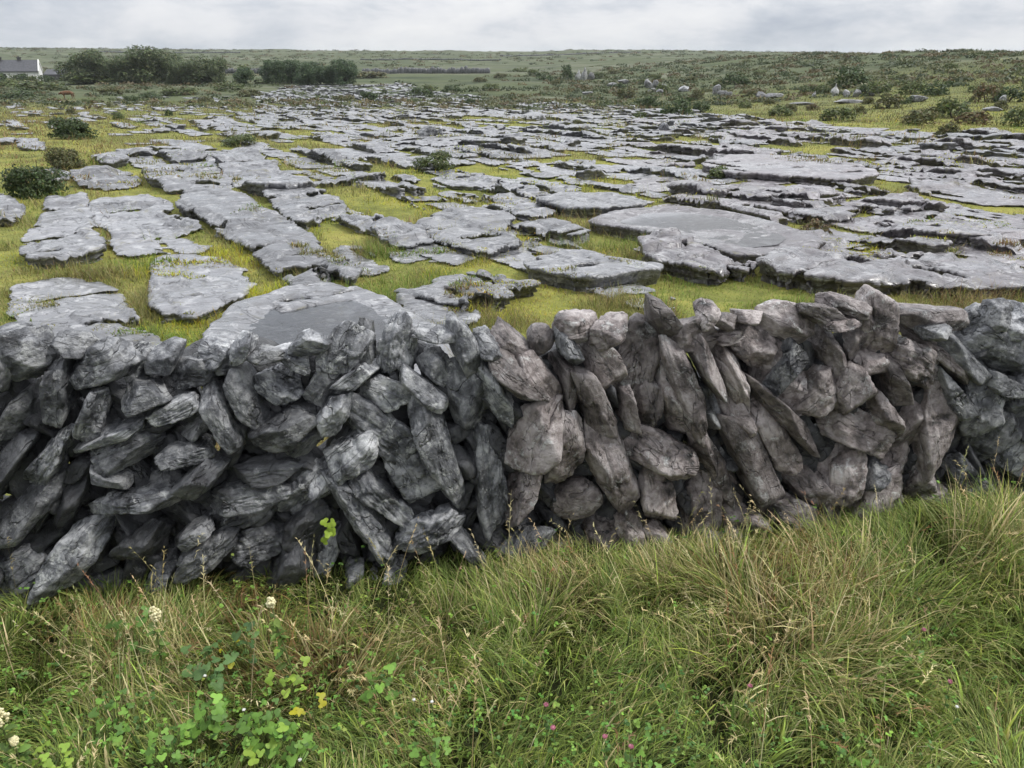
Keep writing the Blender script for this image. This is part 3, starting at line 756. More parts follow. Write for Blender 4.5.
lush = np.clip(blob(px, py, (900,560,70,80), (260,720,170,60), (60,730,120,50), (620,720,150,60)) + .2*noise(x*1.7, y*1.7, 9), 0, 1)
brown = np.clip(blob(px, py, (300,650,60,30), (800,570,50,30), (240,585,50,30), (100,610,60,20)), 0, 1)
pick = r.random(n)
c = pal(r, n, [GREEN, MID, LIME], [5, 4, 1.2])
m = pick < .05 + .62*straw; c[m] = pal(r, m.sum(), [STRAW, MID, (.36,.32,.13)], [4, 1.5, 3])
m = (r.random(n) < .5*brown); c[m] = pal(r, m.sum(), [BROWN, (.25,.17,.07)], [2, 1])
m = (r.random(n) < .55*lush) & (pick > .2); c[m] = pal(r, m.sum(), [GREEN, DKG, LIME], [4, 2, 1])
# tufts: blades share the bend of their neighbourhood
az = np.pi*2*noise(x*.9, y*.9, 2.2) + np.pi*1.3*noise(x*3.2, y*3.2, 6.1) + r.normal(0, .7, n) - 1.2
Ln = r.uniform(.16, .40, n) * (1 + .35*noise(x*1.4, y*1.4, 8)) * (.75 + .35*smooth(.0, .8, straw)) * np.where(py > 660, .8, 1)
Ln *= .62 + .38*smooth(.05, .55, wall_y(x) - y)
Ln[(px > 880) & (y > 2.6)] *= 1.2
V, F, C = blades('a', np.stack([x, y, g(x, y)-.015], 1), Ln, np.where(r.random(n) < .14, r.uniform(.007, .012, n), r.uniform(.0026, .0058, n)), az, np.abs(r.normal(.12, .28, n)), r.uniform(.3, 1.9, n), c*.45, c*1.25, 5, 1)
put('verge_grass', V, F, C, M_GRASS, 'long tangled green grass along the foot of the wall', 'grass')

# --- straw stalks with seed heads standing over it
n = 1000
x, y, px, py = verge_points(n*4)
w = .07 + blob(px, py, (790,600,110,80), (690,570,60,50), (990,540,50,60), (140,660,120,50), (430,660,70,70), (560,560,80,50), (340,650,60,40))
ok = (r.random(len(x)) < w*.6) & (y < wall_y(x) - .25); x, y = x[ok][:n], y[ok][:n]; n = len(x)
Ls = r.uniform(.28, .58, n); az = r.uniform(0, 6.28, n); ln = np.abs(r.normal(.2, .22, n)); dr = r.uniform(.1, .9, n)
cs = pal(r, n, [STRAW, (.36,.31,.15), (.22,.22,.08), (.34,.20,.10)], [3, 3, 2, 1], .15)
V, F, C = blades('s', np.stack([x, y, g(x, y)], 1), Ls, np.full(n, .0032), az, ln, dr, cs*.8, cs, 6, 2)
Vs, Fs, Cs = [V], [F], [C]; nv = len(V)
tips = V.reshape(n, 7, 2, 3).mean(2)
for q in range(n):
    k = r.integers(9, 18)
    t = r.uniform(.72, 1.0, k); i0 = np.minimum((t*6).astype(int), 5); fr = t*6 - i0
    P = tips[q, i0]*(1-fr)[:, None] + tips[q, i0+1]*fr[:, None]
    v, f, cc = blades('h', P, r.uniform(.010, .026, k), np.full(k, .0042), az[q] + r.normal(0, .8, k), r.uniform(.2, 1.2, k), r.uniform(.2, 1.2, k), np.repeat(cs[q:q+1], k, 0)*.9, np.repeat(cs[q:q+1], k, 0)*1.1, 2, q)
    Vs.append(v); Fs.append(f + nv); Cs.append(cc); nv += len(v)
put('straw_stalks', np.concatenate(Vs), np.concatenate(Fs), np.concatenate(Cs), M_GRASS, 'thin straw coloured grass stalks with seed heads over the verge', 'stalks')

# --- small leaves in the sward: clover, vetch and silverweed
def leaflets(P, size, tilt, cols, r, ratio=.62, n_side=5):
    """pointed oval leaves, slightly folded, one per point"""
    n = len(P)
    az = r.uniform(0, 6.28, n); ax = np.stack([np.cos(az)*np.cos(tilt), np.sin(az)*np.cos(tilt), np.sin(tilt)], -1)
    roll = r.normal(0, .5, n)
    s = np.cross(ax, [0, 0, 1.0]); s /= np.linalg.norm(s, axis=1)[:, None] + 1e-9
    up = np.cross(s, ax); s = s*np.cos(roll)[:, None] + up*np.sin(roll)[:, None]; up = np.cross(s, ax)
    prof = np.array([(0,0), (.25,.75), (.55,1.0), (.82,.62), (1,0)])
    V = []
    for t, w in prof[1:4]:
        for sg in (-1, 0, 1):
            V.append(P + ax*(t*size)[:, None] + s*(sg*w*ratio*.5*size)[:, None] + up*((.10 if sg else 0) * size * w - .12*t*t*size)[:, None])
    V = [P] + V + [P + ax*size[:, None] - up*(.14*size)[:, None]]
    V = np.stack(V, 1)                                   # n, 11, 3
    t3 = np.array([(0,2,1),(0,3,2),(7,8,10),(8,9,10)]); q4 = np.array([(1,2,5,4),(2,3,6,5),(4,5,8,7),(5,6,9,8)])
    b = (np.arange(n)*11)[:, None, None]
    return V.reshape(-1, 3), [(b + t3).reshape(-1, 3), (b + q4).reshape(-1, 4)], np.repeat(cols, 11, 0)

x, y, px, py = verge_points(11000)
w = .10 + 1.0*blob(px, py, (200,715,220,85), (640,735,200,40), (930,640,80,50), (330,700,90,70), (60,740,90,40), (880,740,120,40), (250,640,60,40), (450,720,90,50))
ok = r.random(len(x)) < w*.8; x, y = x[ok], y[ok]; n = len(x)
P = np.stack([x, y, g(x, y) + r.uniform(.05, .22, n)], 1)
P3 = np.repeat(P, 3, 0); cl = np.repeat(pal(r, n, [(.13,.25,.045), (.18,.32,.055), (.09,.18,.045), (.25,.36,.07)], [4, 3, 2, 1], .18), 3, 0)
V, F, C = leaflets(P3 + r.normal(0, .003, P3.shape), np.repeat(r.uniform(.009, .019, n), 3), r.uniform(-.1, .6, len(P3)), cl, r, .8)
put('clover_leaves', V, F, C, M_LEAF, 'small bright green clover and vetch leaves low in the verge', 'ground cover')

# --- turf between the slabs
def field_points(n, y0, y1, power=1.0):
    y = y0 * (y1/y0) ** (r.random(n)**power)
    x = r.uniform(-.80, .80, n) * (y + 1.2)
    return x, y
def free(x, y, grow=0):
    a = ((x-OX0)/OR).astype(int); b = ((y-OY0)/OR).astype(int)
    ok = (a >= 0) & (a < OCC.shape[1]) & (b >= 0) & (b < OCC.shape[0])
    res = np.ones(len(x), bool); res[ok] = ~OCC[b[ok], a[ok]]
    return res
MB_ = [(185,330,22,18),(180,272,40,10),(400,207,44,9),(500,253,34,11),(560,178,60,8),(530,285,40,12),(880,250,30,10),(972,222,48,8),(600,265,20,8),(700,265,16,12),(430,170,30,8),(230,262,40,10),(250,300,30,10),(330,225,30,10),(840,250,30,6)]
x, y = field_points(440000, 4.2, 95); x2, y2 = field_points(170000, 4.2, 10.5); x = np.append(x, x2); y = np.append(y, y2)
def shift(M, k): 
    R = M.copy()
    for dx in (-k, 0, k):
        for dy in (-k, 0, k): R |= np.roll(np.roll(M, dx, 1), dy, 0)
    return R
NEAR = shift(shift(OCC, 1), 1)
def look(M, x, y):
    a = np.clip(((x-OX0)/OR).astype(int), 0, M.shape[1]-1); b = np.clip(((y-OY0)/OR).astype(int), 0, M.shape[0]-1); return M[b, a]
fr_ = free(x, y); ontop = fbm(x*.75+9, y*.75, 8.8, 4) + .25*noise(x*3, y*3, 2.2) > .29     # tufts and moss rooted in hollows of the rock
pX, pY = proj(x, y, look(TOPZ, x, y))
ontop |= (blob(pX, pY, *MB_[:10]) + .5*noise(x*2.4, y*2.4, 3.3) > .72) & ~fr_
for (poly_, _, _) in POOLS: ontop &= seg_sdf(np.stack([x, y], 1), poly_) > .1
ok = (fr_ | ontop) & (y > wall_y(x) + .5); x, y, fr_ = x[ok], y[ok], fr_[ok]
z = np.where(fr_, g(x, y), look(TOPZ, x, y)); edge = look(NEAR, x, y) & fr_
px, py = proj(x, y, z)
n = len(x); d = np.hypot(x, y); sc = np.maximum(1, d/8.5)
zone = fbm(x*.42, y*.42, 3.3, 3) + .35*noise(x*1.8, y*1.8, 1); zone2 = fbm(x*.8+40, y*.8, 5.5, 3)
mossy = np.clip(blob(px, py, *MB_) * 1.4 + .8*smooth(.15, .4, zone2), 0, 1)
c = pal(r, n, [(.25,.26,.07), (.34,.31,.11), (.17,.20,.06), (.43,.35,.17)], [4, 4, 2, 2])
hill = (smooth(5, 22, x) * smooth(30, 45, y))[:, None]; c = c*(1-.8*hill) + .8*hill*np.array([[.105, .10, .042], [.12, .085, .045], [.085, .10, .04]])[r.integers(0, 3, n)]
left = (smooth(-6, -14, x - .15*y) * smooth(14, 26, y))[:, None]; c = c*(1-.45*left) + .45*left*np.array([[.16, .15, .07], [.12, .13, .055], [.18, .13, .07]])[r.integers(0, 3, n)]
c *= (1 + .25*noise(x*.3, y*.3, 9.9) + .15*noise(x*1.2, y*1.2, 4.1))[:, None]
m = r.random(n) < .8*mossy; c[m] = pal(r, m.sum(), [(.58,.55,.04), (.47,.52,.035), (.54,.38,.045)], [3, 3, 1], .15)
brn = np.clip(blob(px, py, (640,292,150,10), (820,222,22,6), (1000,300,40,14), (900,285,40,8), (360,232,30,8), (230,268,30,6), (90,210,30,60), (20,150,60,30)) + smooth(.22, .5, zone)*.7, 0, 1)
brn = np.clip(brn + .35*(noise(x*1.1+3, y*1.1, 7.1) > .42), 0, 1)
m = r.random(n) < .65*brn; c[m] = pal(r, m.sum(), [(.25,.15,.08), (.36,.25,.11), (.20,.18,.07), (.28,.17,.11)], [2, 2, 2, 1])
m = r.random(n) < .7*smooth(.15, .45, -zone); c[m] = pal(r, m.sum(), [(.15,.24,.04), (.22,.31,.05)], [1, 1])
L = r.uniform(.05, .15, n) * sc**.5 * (1 - .35*mossy) * (1 + .5*zone) * np.where(edge, 1.5, 1) * np.where(fr_, 1, .5)
L = L / sc**.2 * np.where(d < 11, 1.25, 1) * np.clip(.55 + 1.3*noise(x*2.1, y*2.1, 6.6), .32, 2.4)
Wd = r.uniform(.003, .006, n) * sc**.9 * np.where(fr_, 1, 2.2)
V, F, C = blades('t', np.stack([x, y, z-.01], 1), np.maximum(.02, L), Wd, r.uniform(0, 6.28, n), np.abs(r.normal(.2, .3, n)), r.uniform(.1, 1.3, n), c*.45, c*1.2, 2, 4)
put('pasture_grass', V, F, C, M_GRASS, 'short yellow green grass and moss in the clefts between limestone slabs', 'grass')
# moss cushions over bare rock rims
# ------------------------------------------------------------------ leaf masses
def leaf_mass(rng, lobes, n, size, cols, wts, shell=.55, flat=.75):
    lb = np.array(lobes, float); w = lb[:, 3]**2; k = rng.choice(len(lb), n, p=w/w.sum())
    u = rng.normal(0, 1, (n, 3)); u /= np.linalg.norm(u, axis=1)[:, None]
    rad = lb[k, 3] * (shell + (1-shell)*rng.random(n)**.6) * (1 + .22*noise(u[:,0]*2.2 + k*7, u[:,1]*2.2, u[:,2]*2.2) + .12*noise(u[:,0]*6 + k*3, u[:,1]*6, u[:,2]*6))
    P = lb[k, :3] + u*rad[:, None]*[1, 1, flat]
    clump = noise(P[:,0]/size/5, P[:,1]/size/5, P[:,2]/size/5)
    keep = clump > -.42; P, u, k = P[keep], u[keep], k[keep]; n = len(P)
    nrm = u + rng.normal(0, .55, (n, 3)) + [0, 0, .35]; nrm /= np.linalg.norm(nrm, axis=1)[:, None]
    a = np.cross(nrm, rng.normal(0, 1, (n, 3))); a /= np.linalg.norm(a, axis=1)[:, None]; b = np.cross(nrm, a)
    s = (size * rng.uniform(.6, 1.3, n))[:, None]
    V = np.stack([P - a*s*.6, P + b*s*.32 + nrm*s*.05, P + a*s*.6 - nrm*s*.1, P - b*s*.32 + nrm*s*.05], 1).reshape(-1, 3)
    F = np.arange(n*4).reshape(-1, 4)
    tone = np.exp(.22*noise(P[:,0]/size/9 + 30, P[:,1]/size/9, P[:,2]/size/9))[:, None]
    c = pal(rng, n, cols, wts, .16) * tone
    return V, F, np.repeat(c, 4, 0)

PAL = {
 'dark': ([(.045,.070,.028), (.065,.095,.036), (.095,.125,.05)], [3, 3, 1]),
 'mid': ([(.08,.105,.04), (.11,.14,.05), (.15,.165,.065)], [3, 3, 1]),
 'olive': ([(.085,.095,.04), (.12,.12,.05), (.15,.13,.06)], [3, 3, 1]),
 'rust': ([(.13,.09,.05), (.16,.115,.06), (.10,.10,.045)], [3, 2, 3]),
 'tree': ([(.085,.112,.055), (.115,.145,.07), (.16,.185,.09)], [3, 3, 1]),
 'treeB': ([(.055,.09,.045), (.075,.115,.052), (.105,.145,.065)], [3, 3, 1]),
}
BUSH_MESH = {}
def bush_meshes(kind, var, n, size):
    """a shrub one metre across: foliage and stems"""
    key = (kind, var, n)
    if key not in BUSH_MESH:
        rg = np.random.default_rng(hash((len(kind), ord(kind[0]), var, n)) % 9999)
        lobes = [(0, 0, .26, .30)]
        for q in range(7):
            a = q*2.4 + rg.uniform(-.5, .5); d = rg.uniform(.15, .33); lobes.append((math.cos(a)*d, math.sin(a)*d, rg.uniform(.10, .42), rg.uniform(.12, .22)))
        for q in range(4):
            a = q*1.6 + rg.uniform(0, 1); lobes.append((math.cos(a)*.24, math.sin(a)*.24, .10, rg.uniform(.17, .23)))
        V, F, C = leaf_mass(rg, lobes, int(n*1.25), size, *PAL[kind])
        V[:, 2] = np.maximum(V[:, 2], -.02)
        st = MB()
        for q in range(7):
            l = lobes[1+q]; e = np.array(l[:3])*[1, 1, 1.1]
            p = np.array([[0.02*math.cos(q), .02*math.sin(q), -.05], e*[.4, .4, .5], e, e*1.25 + [0, 0, .05]])
            st.tube(p, [.012, .010, .007, .003], 5, (.07, .055, .04))
        BUSH_MESH[key] = (mesh_from('foliage', V, F, False, M_LEAF, C), st.mesh('stems', M_BARK))
    return BUSH_MESH[key]

def bush(name, px, py, wpx, hpx, kind, label, group=None, var=0, n=1500, size=.05, cat='bush'):
    """foot at px, py in the photograph; wpx, hpx its size there"""
    p = ground_hit(px, py); d = p[1]*cp - (p[2]-CAMH)*sp
    f, s = bush_meshes(kind, var, n, size)
    root = link(name, None, None, p - [0, 0, .02], (0, 0, (px*7.3) % 6.28)); root.empty_display_size = .1
    tag(root, label, cat, group)
    w = wpx*d/FPX; h = hpx*d/FPX
    root.scale = (w/.95, w/.95, h/.62)
    link('foliage', f, root); link('stem', s, root)
    return root

BG = 'bushes on the limestone'
NEARB = [(38,196,62,38,'dark',0,'dense dark green leafy bush at the edge of the pavement, largest in the field'),
 (72,139,52,26,'dark',1,'compact dark green bush standing alone above the large leafy bush'),
 (66,168,44,26,'olive',0,'thin brownish green bush just behind the largest leafy bush'),
 (240,146,44,14,'mid',2,'low spreading green bush above the straight cleft'),
 (436,172,44,24,'mid',1,'round green bush beside a dark fronted slab in the middle of the pavement'),
 (718,179,28,16,'mid',0,'small green bush at the end of the smooth pale shelf'),
 (131,103,18,9,'dark',2,'tiny dark bush right of the brown cow'),
 (71,115,12,8,'olive',1,'tiny brown bush below the cow'),
 (119,120,14,10,'mid',2,'small olive bush right of the compact dark bush'),
 (169,116,9,8,'dark',1,'tiny dark bush between scattered far slabs'),
 (370,101,22,11,'dark',0,'dark bush at the near edge of the far pale pavement'),
 (345,102,26,8,'olive',2,'flat olive bush beside the dark bush at the edge of the far pavement'),
 (470,104,14,7,'dark',1,'small dark bush at the foot of the green slope in the middle'),
 (578,126,14,8,'olive',1,'small bush among the far slabs in line with the standing stones'),
 (815,234,36,18,'rust',1,'reddish heather tuft on the purple pavement'),
 (600,160,10,6,'olive',0,'small brown tuft by the grassy patch in the middle of the pavement'),
 (20,185,24,22,'rust',0,'brown withered bush left of the largest leafy bush'),
 (400,330,26,20,'mid',0,'green weeds growing in the hollow behind the middle of the coping'),
 (640,118,16,8,'mid',2,'small bush at the edge of the slope above the far slabs')]
for a in NEARB:
    big = a[2] > 40
    bush('bush' if a[4] != 'rust' else 'heather_bush', *a[:4], a[4], a[6], BG, a[5], 3200 if big else 900, .045 if big else .085)

# scrub on the slope
HILL = [(567,80,15,17,'dark'),(545,80,22,9,'dark'),(556,85,12,7,'olive'),(534,76,18,8,'mid'),(628,98,26,14,'olive'),(640,106,18,10,'dark'),(650,108,22,14,'dark'),(678,116,40,22,'dark'),(700,113,24,15,'dark'),
 (663,92,20,10,'mid'),(697,100,22,14,'olive'),(735,84,32,14,'dark'),(718,88,14,8,'mid'),(752,96,16,8,'olive'),(780,116,28,14,'mid'),(790,112,16,10,'olive'),(806,94,18,10,'dark'),(822,93,18,12,'mid'),(850,87,44,22,'dark'),
 (838,121,38,17,'mid'),(866,94,22,12,'dark'),(860,114,14,10,'olive'),(888,108,38,20,'olive'),(880,92,30,14,'mid'),(912,94,34,16,'mid'),(936,96,32,18,'dark'),(930,116,26,12,'olive'),(952,118,44,24,'mid'),(970,124,40,16,'rust'),
 (948,137,28,18,'olive'),(918,125,40,18,'olive'),(986,102,30,22,'rust'),(1008,102,34,20,'dark'),(1018,126,40,22,'mid'),(996,92,22,12,'olive'),(1012,62,20,8,'dark'),(990,66,14,6,'mid'),(960,82,30,10,'olive'),(900,80,26,8,'mid'),
 (1040,90,40,20,'mid'),(1050,120,46,26,'dark'),(975,70,14,6,'dark'),(950,68,18,6,'mid'),(910,70,16,5,'mid'),(870,72,22,6,'olive'),(830,74,20,6,'mid'),(790,76,22,6,'dark'),(760,74,20,6,'mid'),(600,78,20,7,'mid'),(615,74,18,6,'olive'),
 (520,72,20,6,'mid'),(500,78,16,6,'olive'),(490,90,18,8,'mid'),(452,92,24,9,'dark'),(420,96,34,10,'dark'),(430,92,20,9,'mid'),(480,82,18,6,'olive'),(1000,110,18,12,'olive'),(770,104,14,8,'olive'),(745,108,18,9,'mid'),(812,110,14,8,'rust'),(905,104,16,10,'dark'),(975,92,18,10,'mid'),(868,104,16,9,'olive'),(655,80,16,7,'mid'),(690,82,18,7,'olive'),(640,84,16,6,'mid'),(620,88,14,6,'dark')]
HL = {'dark': 'dark green scrub bush on the slope beyond the pavement', 'mid': 'mid green scrub bush on the slope beyond the pavement', 'olive': 'yellowish olive scrub bush on the slope beyond the pavement', 'rust': 'rusty brown bracken bush on the slope beyond the pavement'}
for k, (px, py, w, h, kd) in enumerate(HILL):
    bush('scrub_bush', px, py, w, h, kd, HL[kd], 'scrub bushes on the slope', k % 3, 700, .085)
LEFTB = [(40,90,60,8,'mid'),(90,84,70,10,'mid'),(130,82,50,10,'olive'),(165,80,60,8,'mid'),(205,84,60,8,'dark'),(245,78,22,12,'mid'),(230,90,40,7,'mid'),(20,98,40,8,'dark'),(15,88,30,8,'mid'),(110,94,30,6,'olive'),(180,94,40,6,'mid'),(150,98,26,6,'dark'),(55,78,16,6,'dark'),(275,84,50,7,'mid'),(320,80,50,6,'mid'),(370,78,50,6,'olive'),(205,102,22,6,'olive'),(90,103,26,5,'mid'),(250,96,34,6,'olive')]
LEFTB += [(2,84,18,10,'dark'),(13,84.3,18,9.5,'dark'),(24,84,18,9,'dark'),(33,84.2,13,8,'mid'),(10,86,22,7,'mid'),(46,82,18,6,'dark')]
LL = {'dark': 'dark low thicket in the rough pasture before the trees', 'mid': 'green low thicket in the rough pasture before the trees', 'olive': 'olive low thicket in the rough pasture before the trees'}
for k, (px, py, w, h, kd) in enumerate(LEFTB):
    bush('thicket', px, py, w, h*1.3, kd, LL[kd], 'thickets in front of the trees', k % 3, 700, .085, 'thicket')

# ------------------------------------------------------------------ trees
TREE = {}
def tree_meshes(kind, var):
    if (kind, var) not in TREE:
        rg = np.random.default_rng(50 + var*7 + len(kind))
        lobes = [(0, 0, .55, .30), (.1, .1, .25, .26), (-.15, 0, .22, .24), (.2, -.1, .2, .22)]
        for q in range(11):
            a = q*2.4 + rg.uniform(-.6, .6); d = rg.uniform(.12, .40); lobes.append((math.cos(a)*d, math.sin(a)*d, rg.uniform(.22, .82) - .30*d, rg.uniform(.14, .23)))
        V, F, C = leaf_mass(rg, lobes, 7500, .045, *PAL[kind], shell=.5, flat=.9)
        tr = MB()
        tr.tube([(0,0,-.03), (.01,.0,.15), (.0,.02,.35), (.02,0,.6)], [.035, .028, .02, .008], 7)
        for q in range(7):
            e = np.array(lobes[4+q][:3]); s = np.array([0, 0, .12 + .04*q])
            tr.tube([s, s*.5 + e*.5 + [0, 0, -.03], e], [.015, .010, .004], 5)
        TREE[(kind, var)] = (mesh_from('crown', V, F, False, M_LEAF, C), tr.mesh('trunk', M_BARK))
    return TREE[(kind, var)]
def tree(px, base, top, w, y, kind, var, label, group):
    p = at(px, base, y); p[2] = float(g(p[0], y)) - .1
    depth = y*cp - (p[2]-CAMH)*sp
    ztop = at(px, top, y)[2]
    root = link('broadleaf_tree', None, None, p, (0, 0, var*1.9 + px)); tag(root, label, 'tree', group)
    c, t = tree_meshes(kind, var)
    ww = w*depth/FPX; hh = ztop - p[2]
    root.scale = (ww/.92, ww/.92, hh/.98)
    link('crown', c, root); link('trunk', t, root)
    return root
TG, TG2 = 'clump of grey green trees right of the cottage', 'clump of dark green trees in the middle'
for k, (px, top, w, y, lab) in enumerate([
 (86,45.5,44,150,'grey green tree at the cottage end of the long tree clump'), (104,54,32,156,'low grey green tree in the first dip of the long clump'), (126,47,42,152,'grey green tree left of the tallest crown in the long clump'), (149,44.5,48,150,'tallest grey green tree rising in the long clump'),
 (169,50,34,158,'grey green tree just right of the tallest crown in the long clump'), (181,55,28,150,'low tree in the second dip of the long clump'), (201,49,42,148,'dark broad tree near the far end of the long clump'), (219,56,24,147,'small tree leaning out from the end of the long clump')]):
    tree(px, 80, top, w, y, 'tree', k % 4, lab, TG)
for k, (px, top, w, y, lab) in enumerate([
 (275,54,26,152,'dark green tree first of the short clump in the middle'), (291,55,24,156,'dark green tree second in the short clump'), (307,59,28,150,'wide low tree of the short clump'), (320,58,22,152,'rounded tree in the middle of the short clump'), (332,61,20,150,'lowest small round tree near the end of the short clump'), (345,54,27,148,'dark green tree closing the short clump')]):
    tree(px, 76, top, w, y, 'treeB', (k+1) % 4, lab, TG2)
tree(243, 82, 64, 20, 140, 'treeB', 2, 'small bright green tree in the gap between the two clumps', None)

# distant scrub that reads as one texture
rg = np.random.default_rng(8); MBs = MB()
n = 11000
yy = 70 * (800/70) ** rg.random(n); xx = rg.uniform(-.8, .8, n) * (yy + 5)
pxx, pyy = proj(xx, yy, g(xx, yy))
dens = .34 + 1.1*fbm(xx/yy*5, np.log(yy)*4, 2.0, 3) + .7*smooth(430, 620, pxx)*(yy < 260)
ok = (rg.random(n) < dens) & ~((pxx > 255) & (pxx < 430) & (pyy < 94) & (yy < 130)) & ~((abs(pxx-68) < 13) & (pyy > 88) & (pyy < 104)); xx, yy = xx[ok], yy[ok]
Vs, Fs, Cs, nv = [], [], [], 0
for a, b in zip(xx, yy):
    s = (.22 + .5*rg.random()) * (b/100)**.45
    m = 26
    u = rg.normal(0, 1, (m, 3)); u /= np.linalg.norm(u, axis=1)[:, None]; u[:, 2] = np.abs(u[:, 2])
    P = np.array([a, b, float(g(a, b))]) + u*[s*1.9, s*1.2, s*.75]*rg.uniform(.6, 1, (m, 1))
    a1 = rg.normal(0, 1, (m, 3)); a1 /= np.linalg.norm(a1, axis=1)[:, None]; b1 = np.cross(a1, u); q = s*.34
    Vs.append(np.stack([P-a1*q, P+b1*q*.7, P+a1*q, P-b1*q*.7], 1).reshape(-1, 3)); Fs.append(np.arange(m*4).reshape(-1, 4) + nv); nv += m*4
    c = np.array([(.065,.085,.042), (.09,.11,.052), (.125,.13,.065), (.13,.105,.055)])[rg.integers(4)] * math.exp(rg.normal(0, .15)); Cs.append(np.repeat(c[None], m*4, 0))
put('undergrowth', np.concatenate(Vs), np.concatenate(Fs), np.concatenate(Cs), M_LEAF, 'low scrub speckling the rough pasture and the far hillside', 'scrub')
# ------------------------------------------------------------------ rocks standing in the field
def field_rock(px, py, wpx, hpx, label, seed, kind='', group='rocks in the field', thick=.7, pointed=False, name='boulder', cat='rock', rot=0.0, mat=None):
    p = ground_hit(px, py); depth = p[1]*cp - (p[2]-CAMH)*sp
    w, h = .85*wpx*depth/FPX, .85*hpx*depth/FPX
    P, F = rock(seed, (w/2, w/2*thick, h*.56), kind, ICO4)
    if pointed:
        t = smooth(-.2, 1, P[:, 2]/(h*.56)); P[:, :2] *= (1 - .72*t)[:, None]; P[:, 0] += .10*w*t
    P[:, 2] += h*.44
    o = link(name, mesh_from(name, P, F, True, mat or (M_PALE if pointed else M_STONE if 'dark' in label else M_BIGSTONE)), None, p, (0, 0, rot)); tag(o, label, cat, group)
    return o
field_rock(578,81,7,13,'narrow upright stone beside the dark bush on the slope, the left of a close pair',11,thick=.6,pointed=True,name='standing_stone',group=None,cat='standing stone')
field_rock(584,81,8,14,'taller pointed upright stone next to its narrow twin on the slope',12,thick=.6,pointed=True,name='standing_stone',group=None,cat='standing stone')
field_rock(591,80,8,8,'stubby grey block at the foot of the two upright stones',13)
field_rock(834,96,8,12,'lone pointed white stone standing up in front of dark scrub',14,pointed=True,name='standing_stone',group=None,cat='standing stone')
field_rock(814,97,5,6,'small pale pointed stone left of the lone pointed stone',15,pointed=True)
FR = [(648,88,9,9,'grey boulder at the near end of the rubble heap on the slope'),(655,89,8,10,'boulder rising highest in the rubble heap'),(663,90,10,7,'wide low boulder in the middle of the rubble heap'),(652,93,8,5,'flat boulder lying under the rubble heap'),(660,94,8,5,'small pale boulder at the bottom of the rubble heap'),
 (684,92,13,7,'dark jagged boulder between the rubble heap and the pale triangular rock'),(716,95,9,11,'pale triangular rock in a gap of the scrub'),(722,96,9,6,'low block leaning against the pale triangular rock'),(729,96,8,5,'last low rock right of the pale triangular rock'),
 (623,84,14,5,'thin outcrop above the olive bush on the slope'),(612,86,12,4,'flat sliver of outcrop left of the thin outcrop'),(588,95,14,4,'flat rock in the grass below the upright stones'),(774,98,16,6,'pale outcrop left of the small pointed stone'),(760,97,12,5,'low pale outcrop in the grass between scrub'),
 (846,97,9,7,'pale rounded rock right of the lone pointed stone'),(856,97,9,8,'pale block beside the rounded rock'),(871,96,7,7,'small rock half hidden by the rusty bush'),
 (916,102,20,7,'long flat ledge of rock with a dark underside on the slope'),(1002,103,8,9,'pale rock between rusty bracken and dark scrub'),(992,111,20,5,'flat slab of rock lying under the rusty bracken'),
 (664,131,11,8,'dark lump of rock on the far pavement below the big dark bush'),(588,132,8,6,'small white boulder on the far pavement'),(579,166,15,8,'brown lump of rock on the mid pavement'),(427,137,22,13,'large dark upright block on the pavement above the round green bush'),(441,136,5,11,'thin upright shard beside the large dark block'),
 (543,121,6,7,'small grey boulder far out on the pavement'),(850,103,30,4,'pale sill of rock across the green slope'),(800,105,26,3,'thin pale sill of rock in front of the scrub')]
for k, a in enumerate(FR): field_rock(*a, 30+k)

# ------------------------------------------------------------------ far field wall
def field_wall(pts, y, h, label, seed):
    m = MB(); rg = random.Random(seed)
    P = [at(px, py, y)[:2] for px, py in pts]
    for a, b in zip(P[:-1], P[1:]):
        L = np.linalg.norm(b-a); t = 0
        while t < L:
            s = rg.uniform(.7, 1.5); c = a + (b-a)*min(1, (t+s/2)/L)
            hh = h*rg.uniform(.8, 1.15)
            V, F = rock(rg.randrange(999), (s*.6, .35, hh*.62), '', ico(2))
            m.add(V + [c[0], c[1], float(g(*c)) + hh*.42], F); t += s*.85
    V = np.concatenate(m.V); c = V.mean(0)
    o = link('field_wall', mesh_from('field_wall', V-c, [np.concatenate(f) for f in m.F.values()], True, M_DARK_SHADE_STONE), None, c)
    tag(o, label, 'wall', None, 'thing')
field_wall([(362,72), (430,72.5), (488,71)], 235, 1.5, 'dark dry stone wall crossing the pasture beyond the short tree clump', 3)
field_wall([(225,73), (262,73)], 232, 1.3, 'short dark stretch of field wall between the two tree clumps', 4)

field_wall([(500,57.5), (640,58.5)], 520, .75, 'thin dark wall line climbing the right part of the far hill', 5)
field_wall([(80,54), (240,55)], 560, .75, 'thin dark wall line across the far hill above the long tree clump', 6)
field_wall([(360,60), (500,61)], 430, .7, 'faint dark wall line on the far hill above the short tree clump', 7)
